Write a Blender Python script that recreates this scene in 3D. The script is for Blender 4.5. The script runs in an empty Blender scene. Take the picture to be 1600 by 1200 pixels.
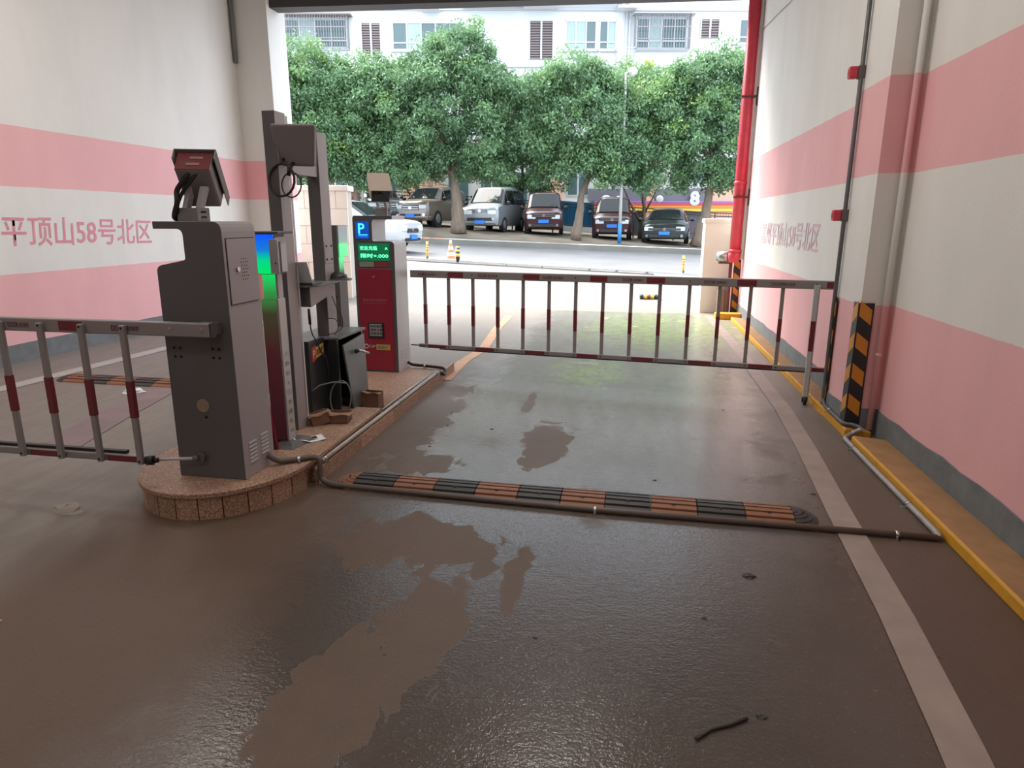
import bpy, bmesh, math, random
import numpy as np
from mathutils import Vector, Matrix

# ---------------------------------------------------------------- camera, sky, light, exposure
scene = bpy.context.scene
COL = scene.collection
R_ = math.radians
cam_d = bpy.data.cameras.new('camera')
cam_d.sensor_width = 36.0
cam_d.lens = 36.0 * 1030.0 / 1600.0
cam_d.clip_start = 0.05
cam_d.clip_end = 400
cam = bpy.data.objects.new('camera', cam_d)
COL.objects.link(cam)
cam.matrix_world = Matrix((
    (0.98433433, -0.04459693, 0.17057855, 0.0),
    (0.17629541, 0.23567913, -0.95570669, 0.0),
    (0.00241978, 0.97080712, 0.23984929, 1.55),
    (0, 0, 0, 1)))
scene.camera = cam

scene.view_settings.view_transform = 'Standard'
scene.view_settings.look = 'None'
scene.view_settings.exposure = 1.72
scene.view_settings.gamma = 1.0
scene.view_settings.use_curve_mapping = False

world = bpy.data.worlds.new('overcast_sky')
scene.world = world
world.use_nodes = True
_nt = world.node_tree
_bg = _nt.nodes['Background']
_tc = _nt.nodes.new('ShaderNodeTexCoord')
_sx = _nt.nodes.new('ShaderNodeSeparateXYZ')
_rp = _nt.nodes.new('ShaderNodeValToRGB')
_nt.links.new(_tc.outputs['Generated'], _sx.inputs[0])
_nt.links.new(_sx.outputs['Z'], _rp.inputs[0])
_nt.links.new(_rp.outputs[0], _bg.inputs['Color'])
_rp.color_ramp.elements[0].position = 0.0
_rp.color_ramp.elements[0].color = (0.58, 0.66, 0.77, 1)
_rp.color_ramp.elements[1].position = 1.0
_rp.color_ramp.elements[1].color = (0.92, 1.0, 1.12, 1)
_bg.inputs['Strength'].default_value = 1.5

# high hazy afternoon sun, very soft
sun_d = bpy.data.lights.new('sun', 'SUN')
sun_d.energy = 4.2
sun_d.angle = R_(50)
sun_d.color = (1.0, 0.95, 0.87)
sun = bpy.data.objects.new('sun', sun_d)
COL.objects.link(sun)
sun.rotation_euler = (R_(-14), R_(-36), 0)

# added area lights, unseen under the ceiling, that brighten the driveway interior
def fill_light(x, y, sx, sy, power, z=5.2):
    d = bpy.data.lights.new('unseen_fill', 'AREA')
    d.shape = 'RECTANGLE'; d.size = sx; d.size_y = sy; d.energy = power
    d.color = (1.0, 0.93, 0.86)
    o = bpy.data.objects.new('unseen_fill', d)
    COL.objects.link(o); o.location = (x, y, z)
    return o
for _x in (-4.6, -0.6):
    for _y, _p in ((-7.0, 8), (-2.0, 12), (2.6, 10), (5.4, 18)):
        fill_light(_x, _y, 0.3, 1.6, _p)

# ---------------------------------------------------------------- materials
MATS = {}
def mat(name, col, rough=0.5, metal=0.0, noise=0.0, nscale=8.0, bump=0.0, bscale=60.0, spec=0.5, emit=None, estr=1.0, coat=0.0, transl=0.0):
    if name in MATS: return MATS[name]
    m = bpy.data.materials.new(name); m.use_nodes = True
    nt = m.node_tree; p = nt.nodes['Principled BSDF']
    c = (col[0], col[1], col[2], 1)
    p.inputs['Base Color'].default_value = c
    p.inputs['Roughness'].default_value = rough
    p.inputs['Metallic'].default_value = metal
    p.inputs['Specular IOR Level'].default_value = spec
    p.inputs['Coat Weight'].default_value = coat
    if emit:
        p.inputs['Emission Color'].default_value = (*emit, 1); p.inputs['Emission Strength'].default_value = estr
    if noise or bump:
        tc = nt.nodes.new('ShaderNodeTexCoord')
        n = nt.nodes.new('ShaderNodeTexNoise'); n.inputs['Scale'].default_value = nscale; n.inputs['Detail'].default_value = 5
        nt.links.new(tc.outputs['Object'], n.inputs['Vector'])
        if noise:
            mx = nt.nodes.new('ShaderNodeMix'); mx.data_type = 'RGBA'
            nt.links.new(n.outputs['Fac'], mx.inputs['Factor'])
            lo = [max(0, v * (1 - noise)) for v in col]; hi = [min(1, v * (1 + noise)) for v in col]
            mx.inputs['A'].default_value = (*lo, 1); mx.inputs['B'].default_value = (*hi, 1)
            nt.links.new(mx.outputs['Result'], p.inputs['Base Color'])
        if bump:
            n2 = nt.nodes.new('ShaderNodeTexNoise'); n2.inputs['Scale'].default_value = bscale; n2.inputs['Detail'].default_value = 4
            nt.links.new(tc.outputs['Object'], n2.inputs['Vector'])
            b = nt.nodes.new('ShaderNodeBump'); b.inputs['Strength'].default_value = bump; b.inputs['Distance'].default_value = 0.01
            nt.links.new(n2.outputs['Fac'], b.inputs['Height']); nt.links.new(b.outputs['Normal'], p.inputs['Normal'])
    MATS[name] = m
    return m

class NT:
    """small helper to chain math nodes"""
    def __init__(s, m): s.m = m; s.nt = m.node_tree; s.p = s.nt.nodes['Principled BSDF']
    def node(s, t): return s.nt.nodes.new(t)
    def link(s, a, b): s.nt.links.new(a, b)
    def put(s, sock, v):
        if isinstance(v, (int, float)): sock.default_value = v
        else: s.link(v, sock)
    def math(s, op, a, b=0.0, c=None, clamp=False):
        n = s.node('ShaderNodeMath'); n.operation = op; n.use_clamp = clamp
        s.put(n.inputs[0], a); s.put(n.inputs[1], b)
        if c is not None: s.put(n.inputs[2], c)
        return n.outputs[0]
    def smooth(s, x, a, b):
        n = s.node('ShaderNodeMapRange'); n.interpolation_type = 'SMOOTHSTEP'
        s.put(n.inputs['Value'], x); n.inputs['From Min'].default_value = a; n.inputs['From Max'].default_value = b
        return n.outputs['Result']
    def pos(s):
        g = s.node('ShaderNodeNewGeometry'); x = s.node('ShaderNodeSeparateXYZ'); s.link(g.outputs['Position'], x.inputs[0])
        return g.outputs['Position'], x.outputs[0], x.outputs[1], x.outputs[2]
    def noise(s, vec, scale, detail=4, dist=0.0, rough=0.55):
        n = s.node('ShaderNodeTexNoise'); n.inputs['Scale'].default_value = scale; n.inputs['Detail'].default_value = detail
        n.inputs['Distortion'].default_value = dist; n.inputs['Roughness'].default_value = rough
        s.link(vec, n.inputs['Vector']); return n.outputs['Fac']
    def stretch(s, vec, sc):
        n = s.node('ShaderNodeVectorMath'); n.operation = 'MULTIPLY'; s.link(vec, n.inputs[0]); n.inputs[1].default_value = sc
        return n.outputs[0]
    def mix(s, f, a, b):
        n = s.node('ShaderNodeMix'); n.data_type = 'RGBA'; s.put(n.inputs['Factor'], f)
        for k, v in (('A', a), ('B', b)):
            if isinstance(v, tuple): n.inputs[k].default_value = (*v, 1)
            else: s.link(v, n.inputs[k])
        return n.outputs['Result']
    def ellipse(s, x, y, cx, cy, rx, ry, nz, amp, soft=0.25):
        dx = s.math('DIVIDE', s.math('SUBTRACT', x, cx), rx); dy = s.math('DIVIDE', s.math('SUBTRACT', y, cy), ry)
        d = s.math('SQRT', s.math('ADD', s.math('MULTIPLY', dx, dx), s.math('MULTIPLY', dy, dy)))
        d = s.math('ADD', d, s.math('MULTIPLY', s.math('SUBTRACT', nz, 0.5), amp))
        return s.smooth(d, 1.0 + soft, 1.0 - soft)

def wall_paint(name, bands):
    """painted plaster: bands = [(z_from, colour)...] by height above the floor"""
    m = mat(name, (0.7, 0.7, 0.68), rough=0.62, spec=0.35); t = NT(m)
    P, x, y, z = t.pos()
    wob = t.math('MULTIPLY', t.math('SUBTRACT', t.noise(P, 6, 3), 0.5), 0.012)
    zz = t.math('DIVIDE', t.math('ADD', z, wob), 4.0)
    rp = t.node('ShaderNodeValToRGB'); rp.color_ramp.interpolation = 'CONSTANT'
    t.link(zz, rp.inputs[0])
    el = rp.color_ramp.elements
    el[0].position = 0; el[0].color = (*bands[0][1], 1)
    el[1].position = bands[1][0] / 4; el[1].color = (*bands[1][1], 1)
    for zf, c in bands[2:]:
        e = el.new(zf / 4); e.color = (*c, 1)
    n = t.noise(t.stretch(P, (1, 1, 0.35)), 1.7, 6)
    dirt = t.smooth(n, 0.35, 0.7)
    c = t.mix(dirt, rp.outputs[0], t.mix(0.9, rp.outputs[0], rp.outputs[0]))
    hs = t.node('ShaderNodeHueSaturation'); t.link(rp.outputs[0], hs.inputs['Color'])
    t.link(t.math('ADD', t.math('MULTIPLY', dirt, 0.07), 0.94), hs.inputs['Value'])
    t.link(hs.outputs[0], t.p.inputs['Base Color'])
    b = t.node('ShaderNodeBump'); b.inputs['Strength'].default_value = 0.12; b.inputs['Distance'].default_value = 0.01
    t.link(t.noise(P, 40, 4), b.inputs['Height']); t.link(b.outputs[0], t.p.inputs['Normal'])
    return m

WHITE = (0.80, 0.78, 0.74); PINK = (0.86, 0.47, 0.485)
M_wall_l = wall_paint('plaster_left', [(0, PINK), (0.965, WHITE), (1.895, PINK), (2.545, WHITE)])
M_wall_r = wall_paint('plaster_right', [(0, PINK), (0.962, WHITE), (1.865, PINK), (2.495, WHITE)])
M_skirt = mat('grey_skirting', (0.17, 0.185, 0.19), 0.8, noise=0.35, nscale=9, bump=0.2)
M_letter = mat('pink_lettering', (0.74, 0.27, 0.32), 0.6)
M_letter2 = mat('pale_pink_lettering', (0.72, 0.48, 0.54), 0.6)
M_ceil = mat('ceiling_paint', (0.55, 0.54, 0.52), 0.8)
M_beam = mat('dark_beam_paint', (0.05, 0.045, 0.048), 0.6)
M_boxgrey = mat('grey_powder_coat', (0.33, 0.30, 0.305), 0.42, metal=0.0, bump=0.05, bscale=200, spec=0.5)
M_boxdark = mat('dark_and_shaded_coat', (0.11, 0.106, 0.11), 0.45, bump=0.05, bscale=200)  # dark parts, and the painted-in shaded faces of grey ones
M_silver = mat('light_grey_coat', (0.52, 0.52, 0.53), 0.38, bump=0.04, bscale=200)
M_bezel = mat('bezel_grey', (0.075, 0.085, 0.09), 0.4)
M_red = mat('deep_red_panel', (0.26, 0.014, 0.036), 0.32)
M_black = mat('black_plastic', (0.012, 0.012, 0.014), 0.45)
M_hole = mat('dark_hole', (0.004, 0.004, 0.004), 0.8)
M_steel = mat('chrome_steel', (0.62, 0.62, 0.62), 0.22, metal=1.0)
M_alu = mat('aluminium_rail', (0.30, 0.275, 0.27), 0.45, metal=0.25)
M_strip = mat('red_reflective_tape', (0.17, 0.024, 0.033), 0.4)
M_tan = mat('tan_plug', (0.30, 0.22, 0.15), 0.6)
M_conduit = mat('galvanised_conduit', (0.40, 0.37, 0.34), 0.45, metal=0.4, noise=0.25, nscale=15)
M_conduit_d = mat('dirty_conduit', (0.12, 0.09, 0.075), 0.5, noise=0.3, nscale=10)
M_granite = mat('pink_granite', (0.40, 0.24, 0.17), 0.55, noise=0.0)
M_cable = mat('black_cable', (0.01, 0.01, 0.012), 0.5)
M_cable_w = mat('grey_cable', (0.35, 0.35, 0.36), 0.5)
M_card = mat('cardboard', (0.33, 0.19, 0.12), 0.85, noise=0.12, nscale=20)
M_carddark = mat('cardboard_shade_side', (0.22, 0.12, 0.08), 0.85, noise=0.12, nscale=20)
M_paper = mat('white_paper', (0.82, 0.84, 0.86), 0.6, noise=0.1, nscale=30)
M_yellow = mat('kerb_yellow', (0.62, 0.30, 0.02), 0.6, noise=0.25, nscale=12, bump=0.2)
M_kerbtop = mat('worn_kerb_top', (0.36, 0.20, 0.09), 0.75, noise=0.35, nscale=9, bump=0.2)
M_rub_b = mat('black_rubber', (0.045, 0.04, 0.038), 0.5, noise=0.3, nscale=20)
M_rub_o = mat('orange_rubber', (0.25, 0.105, 0.055), 0.55, noise=0.25, nscale=20)
M_hazblack = mat('hazard_black', (0.015, 0.017, 0.022), 0.45)
M_hazyellow = mat('hazard_orange', (0.60, 0.24, 0.02), 0.5, noise=0.12, nscale=15)
M_firered = mat('fire_pipe_red', (0.60, 0.04, 0.07), 0.4, noise=0.3, nscale=10)
M_bracket = mat('dark_red_bracket', (0.10, 0.03, 0.03), 0.6)
M_foil = mat('silver_foil', (0.36, 0.37, 0.38), 0.3, metal=0.9, bump=0.6, bscale=25)
M_pipe_pale = mat('pale_painted_pipe', (0.42, 0.35, 0.28), 0.55)
M_linewhite = mat('worn_line_paint', (0.32, 0.255, 0.22), 0.55, noise=0.3, nscale=6, bump=0.1)
M_lineyel = mat('faded_orange_paint', (0.55, 0.30, 0.16), 0.6, noise=0.25, nscale=6)
M_linepink = mat('pink_spill_paint', (0.23, 0.165, 0.17), 0.6, noise=0.35, nscale=5)
M_hazeblue = mat('led_blue', (0.005, 0.02, 0.12), 0.2, emit=(0.0, 0.05, 0.30), estr=0.4)
M_ledcyan = mat('led_cyan_glyph', (0.02, 0.2, 0.4), 0.3, emit=(0.05, 0.62, 1.0), estr=0.75)
M_ledblue2 = mat('led_blue_glyph', (0.02, 0.05, 0.3), 0.3, emit=(0.03, 0.12, 0.95), estr=0.5)
M_ledgreenbg = mat('led_green_back', (0.005, 0.06, 0.02), 0.25, emit=(0.0, 0.09, 0.03), estr=0.4)
M_ledgreen = mat('led_green_glyph', (0.05, 0.4, 0.2), 0.3, emit=(0.12, 0.9, 0.45), estr=0.7)
M_grip = mat('faded_label', (0.24, 0.27, 0.22), 0.5)
M_gold = mat('yellow_label', (0.50, 0.36, 0.05), 0.5)
M_redlabel = mat('red_label', (0.50, 0.05, 0.03), 0.5)
M_whitep = mat('white_print', (0.75, 0.72, 0.70), 0.5)
M_redp = mat('dim_print', (0.42, 0.14, 0.15), 0.5)
M_greyp = mat('grey_print', (0.17, 0.18, 0.19), 0.5)
M_dredp = mat('dark_red_print', (0.16, 0.03, 0.045), 0.5)
M_blackcab = mat('black_cabinet_coat', (0.022, 0.026, 0.030), 0.33, bump=0.05, bscale=150)
M_greycab = mat('grey_cabinet_door', (0.10, 0.115, 0.115), 0.35)
M_beige = mat('beige_housing', (0.40, 0.33, 0.28), 0.45)
M_lens = mat('dark_lens_glass', (0.006, 0.008, 0.012), 0.08)
M_camred = mat('camera_back_red', (0.15, 0.025, 0.03), 0.3)
M_camgrey = mat('camera_body_grey', (0.20, 0.185, 0.18), 0.45)
M_laptop = mat('laptop_lid', (0.72, 0.80, 0.86), 0.35)
M_keys = mat('keypad_grey', (0.38, 0.42, 0.42), 0.5)
# ---------------------------------------------------------------- mesh helpers
def tag(o, label=None, cat=None, group=None, kind=None):
    if label: o['label'] = label
    if cat: o['category'] = cat
    if group: o['group'] = group
    if kind: o['kind'] = kind
    return o

def woff(p):
    v = Vector((0, 0, 0))
    while p is not None:
        v += p.location; p = p.parent
    return v

def thing(name, label, cat, loc=(0, 0, 0), rotz=0.0, group=None):
    o = bpy.data.objects.new(name, None); COL.objects.link(o)
    o.empty_display_size = 0.1
    o.location = loc; o.rotation_euler = (0, 0, rotz)
    return tag(o, label, cat, group)

class MB:
    def __init__(s): s.v = []; s.f = []; s.smooth = set(); s.mi = {}; s.cur = 0
    def add(s, vs, fs, smooth=False):
        b = len(s.v); s.v.extend(tuple(v) for v in vs)
        for f in fs:
            if smooth: s.smooth.add(len(s.f))
            if s.cur: s.mi[len(s.f)] = s.cur
            s.f.append([b + i for i in f])
        return s
    def box(s, x0, x1, y0, y1, z0, z1, M=None):
        vs = [Vector((x, y, z)) for z in (z0, z1) for y in (y0, y1) for x in (x0, x1)]
        if M is not None: vs = [M @ v for v in vs]
        return s.add(vs, [(0, 2, 3, 1), (4, 5, 7, 6), (0, 1, 5, 4), (1, 3, 7, 5), (3, 2, 6, 7), (2, 0, 4, 6)])
    def hexa(s, vs):
        """8 corners: bottom ring 0-3 (ccw), top ring 4-7"""
        return s.add(vs, [(3, 2, 1, 0), (4, 5, 6, 7), (0, 1, 5, 4), (1, 2, 6, 5), (2, 3, 7, 6), (3, 0, 4, 7)])
    def cyl(s, p0, p1, r, n=16, r1=None, caps=True, smooth=True):
        p0 = Vector(p0); p1 = Vector(p1); r1 = r if r1 is None else r1
        d = (p1 - p0).normalized(); a = d.orthogonal().normalized(); b = d.cross(a)
        vs = []
        for p, rr in ((p0, r), (p1, r1)):
            for i in range(n):
                t = 2 * math.pi * i / n; vs.append(p + (a * math.cos(t) + b * math.sin(t)) * rr)
        s.add(vs, [(i, (i + 1) % n, n + (i + 1) % n, n + i) for i in range(n)], smooth)
        if caps: s.add(vs, [tuple(range(n - 1, -1, -1)), tuple(range(n, 2 * n))])
        return s
    def tube(s, pts, r, n=10, radii=None, caps=True):
        pts = [Vector(p) for p in pts]; m = len(pts); vs = []
        a = None
        for i, p in enumerate(pts):
            d = (pts[min(i + 1, m - 1)] - pts[max(i - 1, 0)]).normalized()
            if a is None: a = d.orthogonal().normalized()
            a = (a - d * a.dot(d)).normalized(); b = d.cross(a)
            rr = radii[i] if radii else r
            for k in range(n):
                t = 2 * math.pi * k / n; vs.append(p + (a * math.cos(t) + b * math.sin(t)) * rr)
        fs = []
        for i in range(m - 1):
            for k in range(n):
                fs.append((i * n + k, i * n + (k + 1) % n, (i + 1) * n + (k + 1) % n, (i + 1) * n + k))
        s.add(vs, fs, True)
        if caps: s.add(vs, [tuple(range(n - 1, -1, -1)), tuple(range((m - 1) * n, m * n))])
        return s
    def prism(s, prof, axis, a, b, M=None):
        """extrude a closed 2-D profile; axis 'y': prof=(x,z); 'x': prof=(y,z); 'z': prof=(x,y)"""
        def mk(p, t):
            v = {'y': (p[0], t, p[1]), 'x': (t, p[0], p[1]), 'z': (p[0], p[1], t)}[axis]
            return Vector(v) if M is None else M @ Vector(v)
        n = len(prof); vs = [mk(p, a) for p in prof] + [mk(p, b) for p in prof]
        fs = [(i, (i + 1) % n, n + (i + 1) % n, n + i) for i in range(n)] + [tuple(range(n - 1, -1, -1)), tuple(range(n, 2 * n))]
        return s.add(vs, fs)
    def lathe(s, prof, c, n=24, a0=0.0, a1=2 * math.pi, M=None, smooth=True):
        full = abs(a1 - a0 - 2 * math.pi) < 1e-6; k = n if full else n + 1; vs = []
        for (r, z) in prof:
            for i in range(k):
                t = a0 + (a1 - a0) * i / n; v = Vector((r * math.cos(t), r * math.sin(t), z))
                vs.append((M @ v if M is not None else v) + Vector(c))
        fs = []
        for j in range(len(prof) - 1):
            for i in range(n):
                fs.append((j * k + i, j * k + (i + 1) % k, (j + 1) * k + (i + 1) % k, (j + 1) * k + i))
        return s.add(vs, fs, smooth)
    def sphere(s, c, rx, ry=None, rz=None, n=14, m=8, M=None):
        ry = rx if ry is None else ry; rz = rx if rz is None else rz
        prof = [(math.sin(math.pi * j / m), -math.cos(math.pi * j / m)) for j in range(m + 1)]
        S = Matrix.Diagonal((rx, ry, rz)); S = S if M is None else M @ S
        return s.lathe(prof, c, n, M=S)
    def quad(s, *vs): return s.add(vs, [tuple(range(len(vs)))])
    def build(s, name, m, parent=None, local=False, bevel=0.0, seg=2, loc=None, fixn=True, sub=0):
        me = bpy.data.meshes.new(name); me.from_pydata([tuple(v) for v in s.v], [], s.f)
        if loc is not None:
            L = Vector(loc); me.transform(Matrix.Translation(-L))
        if fixn:
            bm = bmesh.new(); bm.from_mesh(me); bmesh.ops.remove_doubles(bm, verts=bm.verts, dist=1e-6)
            bmesh.ops.recalc_face_normals(bm, faces=bm.faces); bm.to_mesh(me); bm.free()
            if s.smooth and len(me.polygons) == len(s.f):
                for i in s.smooth: me.polygons[i].use_smooth = True
            elif s.smooth:
                for p in me.polygons: p.use_smooth = True
                me.set_sharp_from_angle(angle=R_(40))
            if s.mi and len(me.polygons) == len(s.f):
                for i, k in s.mi.items(): me.polygons[i].material_index = k
        else:
            for i in s.smooth: me.polygons[i].use_smooth = True
            for i, k in s.mi.items(): me.polygons[i].material_index = k
        for mm in (m if isinstance(m, (list, tuple)) else [m]): me.materials.append(mm)
        o = bpy.data.objects.new(name, me); COL.objects.link(o)
        if parent is not None:
            o.parent = parent
            if not local: o.location = -woff(parent)
        elif loc is not None: o.location = loc
        if bevel:
            b = o.modifiers.new('bevel', 'BEVEL'); b.width = bevel; b.segments = seg; b.limit_method = 'ANGLE'; b.angle_limit = R_(40)
        return o

def fillet(pts, r, n=5):
    pts = [Vector(p) for p in pts]; out = [pts[0]]
    for i in range(1, len(pts) - 1):
        p = pts[i]; a = (pts[i - 1] - p); b = (pts[i + 1] - p)
        q = min(r, a.length * 0.45, b.length * 0.45); A = p + a.normalized() * q; B = p + b.normalized() * q
        for k in range(n + 1):
            t = k / n; out.append(A * (1 - t) ** 2 + p * 2 * t * (1 - t) + B * t * t)
    return out + [pts[-1]]

def kids(o): return [c for c in bpy.data.objects if c.parent == o]
def copy_tree(o, parent=None, _idx=None):
    if _idx is None:
        _idx = {}
        for c in COL.objects:
            if c.parent: _idx.setdefault(c.parent.name, []).append(c)
    c = o.copy(); COL.objects.link(c); c.parent = parent
    for ch in _idx.get(o.name, []): copy_tree(ch, c, _idx)
    return c

def lettering(name, s, origin, right, up, m, parent, width=None, height=None, bold=0.0, local=False, spacing=1.0, align='L', thick=0.001, vstretch=1.0):
    """flat lettering: real text turned into a thin mesh; origin = lower left (or centre) of the text block"""
    cu = bpy.data.curves.new(name, 'FONT'); cu.body = s; cu.size = 1.0; cu.extrude = 0.0; cu.offset = bold; cu.space_character = spacing
    cu.resolution_u = 3
    t = bpy.data.objects.new(name, cu); COL.objects.link(t)
    bpy.context.view_layer.update()
    me = bpy.data.meshes.new_from_object(t.evaluated_get(bpy.context.evaluated_depsgraph_get()))
    bpy.data.objects.remove(t)
    me.name = name
    n = len(me.vertices); co = np.zeros(n * 3); me.vertices.foreach_get('co', co); co = co.reshape(-1, 3)
    mn = co.min(0); mx = co.max(0); w, h = mx[0] - mn[0], mx[1] - mn[1]
    if width and height: sx, sy = width / w, height / h
    elif width: sx = sy = width / w
    else: sx = sy = height / h
    sy *= vstretch
    xx = (co[:, 0] - mn[0]) * sx; yy = (co[:, 1] - mn[1]) * sy
    if align == 'C': xx -= w * sx / 2; yy -= h * sy / 2
    r = np.array(Vector(right).normalized()); u = np.array(Vector(up).normalized()); nn = np.cross(r, u)
    P = np.array(origin) + xx[:, None] * r + yy[:, None] * u + nn * thick
    me.vertices.foreach_set('co', P.ravel()); me.update()
    me.materials.clear(); me.materials.append(m)
    o = bpy.data.objects.new(name, me); COL.objects.link(o)
    if parent is not None:
        o.parent = parent
        if not local: o.location = -woff(parent)
    return o

X = Vector((1, 0, 0)); Y = Vector((0, 1, 0)); Z = Vector((0, 0, 1))
# street axes: the road outside runs square to these, turned ten degrees from the driveway
SF = Vector((-0.1757, 0.9844, 0)); SR = Vector((0.9844, 0.1757, 0))
STREET = math.atan2(0.1757, 0.9844)
def UW(u, w, z=0.0): return SR * u + SF * w + Z * z
# ---------------------------------------------------------------- floor
def floor_material():
    m = mat('wet_concrete', (0.1, 0.08, 0.07), 0.5); t = NT(m)
    P, x, y, z = t.pos()
    n1 = t.noise(P, 1.6, 6, 0.4); n2 = t.noise(P, 7, 5); n3 = t.noise(P, 90, 3); n4 = t.noise(t.stretch(P, (6, 1.2, 1)), 1.5, 5, 0.6)
    nz = t.math('ADD', t.math('MULTIPLY', n1, 0.6), t.math('MULTIPLY', n2, 0.4))
    dry = None
    nd = t.noise(t.stretch(P, (1, .7, 1)), 4.5, 7, 0.8, 0.62)
    for e in ((-0.55, 4.50, 0.17, 0.50), (-1.05, 2.85, 0.42, 0.26), (-0.72, 2.15, 0.15, 0.40), (-0.45, 2.62, 0.06, 0.28), (-1.60, 4.9, 0.22, 1.2),
              (-1.35, 3.95, 0.24, 0.22), (-0.93, 1.75, 0.16, 0.5), (-0.83, 5.55, 0.05, 0.30), (-0.62, 2.75, .05, .16)):
        k = t.ellipse(x, y, *e, nd, 2.6, 0.05)
        dry = k if dry is None else t.math('MAXIMUM', dry, k)
    wetx = t.smooth(t.math('ADD', x, t.math('MULTIPLY', t.math('SUBTRACT', nz, 0.5), 1.1)), -1.75, -1.1)
    wetx2 = t.smooth(t.math('ADD', x, t.math('MULTIPLY', t.math('SUBTRACT', nz, 0.5), 0.8)), 1.45, 0.75)
    wet = t.math('MULTIPLY', t.math('MULTIPLY', wetx, t.math('SUBTRACT', 1.0, dry)), t.math('ADD', t.math('MULTIPLY', wetx2, 0.75), 0.25))
    wet = t.math('MULTIPLY', wet, t.smooth(n1, 0.22, 0.42))
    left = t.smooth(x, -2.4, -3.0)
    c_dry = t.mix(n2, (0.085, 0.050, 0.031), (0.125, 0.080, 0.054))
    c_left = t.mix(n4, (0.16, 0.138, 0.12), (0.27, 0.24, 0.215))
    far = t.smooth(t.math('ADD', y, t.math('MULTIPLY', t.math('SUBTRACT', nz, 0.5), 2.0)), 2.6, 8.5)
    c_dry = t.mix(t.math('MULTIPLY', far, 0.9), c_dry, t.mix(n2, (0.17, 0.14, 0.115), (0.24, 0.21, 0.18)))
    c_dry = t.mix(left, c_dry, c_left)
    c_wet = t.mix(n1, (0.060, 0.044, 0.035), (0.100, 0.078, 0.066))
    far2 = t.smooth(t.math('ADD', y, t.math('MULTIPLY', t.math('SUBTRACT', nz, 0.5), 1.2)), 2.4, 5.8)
    c_wet = t.mix(far2, c_wet, t.mix(n4, (0.205, 0.195, 0.178), (0.30, 0.288, 0.265)))  # greyer concrete toward the portal, with its reflected brightness painted in
    c = t.mix(wet, c_dry, c_wet)
    spk = t.smooth(n3, 0.60, 0.72)
    c = t.mix(t.math('MULTIPLY', spk, 0.25), c, (0.26, 0.22, 0.2))
    # uneven green patches, mostly toward the driveway mouth
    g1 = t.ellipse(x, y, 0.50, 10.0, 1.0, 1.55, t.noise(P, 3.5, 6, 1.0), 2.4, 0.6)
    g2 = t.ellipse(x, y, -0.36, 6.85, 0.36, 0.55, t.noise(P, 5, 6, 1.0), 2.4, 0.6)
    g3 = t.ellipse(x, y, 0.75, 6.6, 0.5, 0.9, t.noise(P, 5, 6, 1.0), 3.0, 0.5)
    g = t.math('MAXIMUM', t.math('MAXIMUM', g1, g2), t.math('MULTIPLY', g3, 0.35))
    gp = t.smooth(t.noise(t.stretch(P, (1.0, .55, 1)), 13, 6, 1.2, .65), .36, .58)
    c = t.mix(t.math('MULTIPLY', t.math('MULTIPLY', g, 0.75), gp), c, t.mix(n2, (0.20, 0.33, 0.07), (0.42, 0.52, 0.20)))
    t.link(c, t.p.inputs['Base Color'])
    rough = t.math('ADD', t.math('MULTIPLY', t.math('SUBTRACT', 1.0, wet), 0.42), t.math('ADD', 0.09, t.math('MULTIPLY', n2, 0.15)))
    t.link(rough, t.p.inputs['Roughness'])
    t.p.inputs['Specular IOR Level'].default_value = 0.55
    # trowel ripples and exposed aggregate
    rip = t.noise(t.stretch(P, (14, 26, 1)), 1.0, 4, 0.3)
    b = t.node('ShaderNodeBump'); b.inputs['Strength'].default_value = 0.45; b.inputs['Distance'].default_value = 0.0065
    n5 = t.noise(t.stretch(P, (1, 1.5, 1)), 42, 3)
    h = t.math('ADD', t.math('ADD', t.math('MULTIPLY', n5, 0.45), t.math('MULTIPLY', n3, 0.5)), t.math('ADD', t.math('MULTIPLY', rip, 0.5), t.math('MULTIPLY', n2, 0.35)))
    t.link(h, b.inputs['Height']); t.link(b.outputs[0], t.p.inputs['Normal'])
    return m
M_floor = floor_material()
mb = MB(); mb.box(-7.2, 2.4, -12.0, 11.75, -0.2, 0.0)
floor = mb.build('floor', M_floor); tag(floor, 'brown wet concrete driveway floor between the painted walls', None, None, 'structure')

def ribbon(pts, w, z0=0.0, z1=0.004):
    """thin painted strip along a polyline (left edge points) of width w in x"""
    b = MB(); vs = []
    for (px, py) in pts: vs += [(px, py, z1), (px + w, py, z1)]
    b.add(vs, [(2 * i, 2 * i + 1, 2 * i + 3, 2 * i + 2) for i in range(len(pts) - 1)])
    return b
o = ribbon([(0.86, 0.9), (0.985, 1.93), (1.05, 2.6), (1.115, 3.6), (1.20, 4.7), (1.255, 5.7), (1.27, 7.5), (1.28, 9.5), (1.24, 11.5)], 0.138).build('lane_line', M_linewhite, floor)
o['label'] = 'worn pale lane line beside the yellow kerb'
o = ribbon([(-5.92, 2.5), (-5.9, 5.0), (-5.76, 7.2), (-5.74, 10.5)], 0.19).build('lane_line', mat('white_line', (0.42, 0.40, 0.38), 0.6, noise=0.2, nscale=6), floor)
o['label'] = 'white lane line beside the left wall'
o = ribbon([(-1.86, 6.2), (-1.90, 7.1), (-1.84, 7.9), (-2.0, 9.6), (-2.05, 10.9)], 0.13).build('lane_line', M_lineyel, floor)
o['label'] = 'faded orange line running from island to portal'
o = ribbon([(-2.9, 1.0), (-2.55, 1.80), (-2.53, 1.93)], 0.13).build('lane_line', M_lineyel, floor)
o['label'] = 'short stretch of faded orange line'
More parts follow.
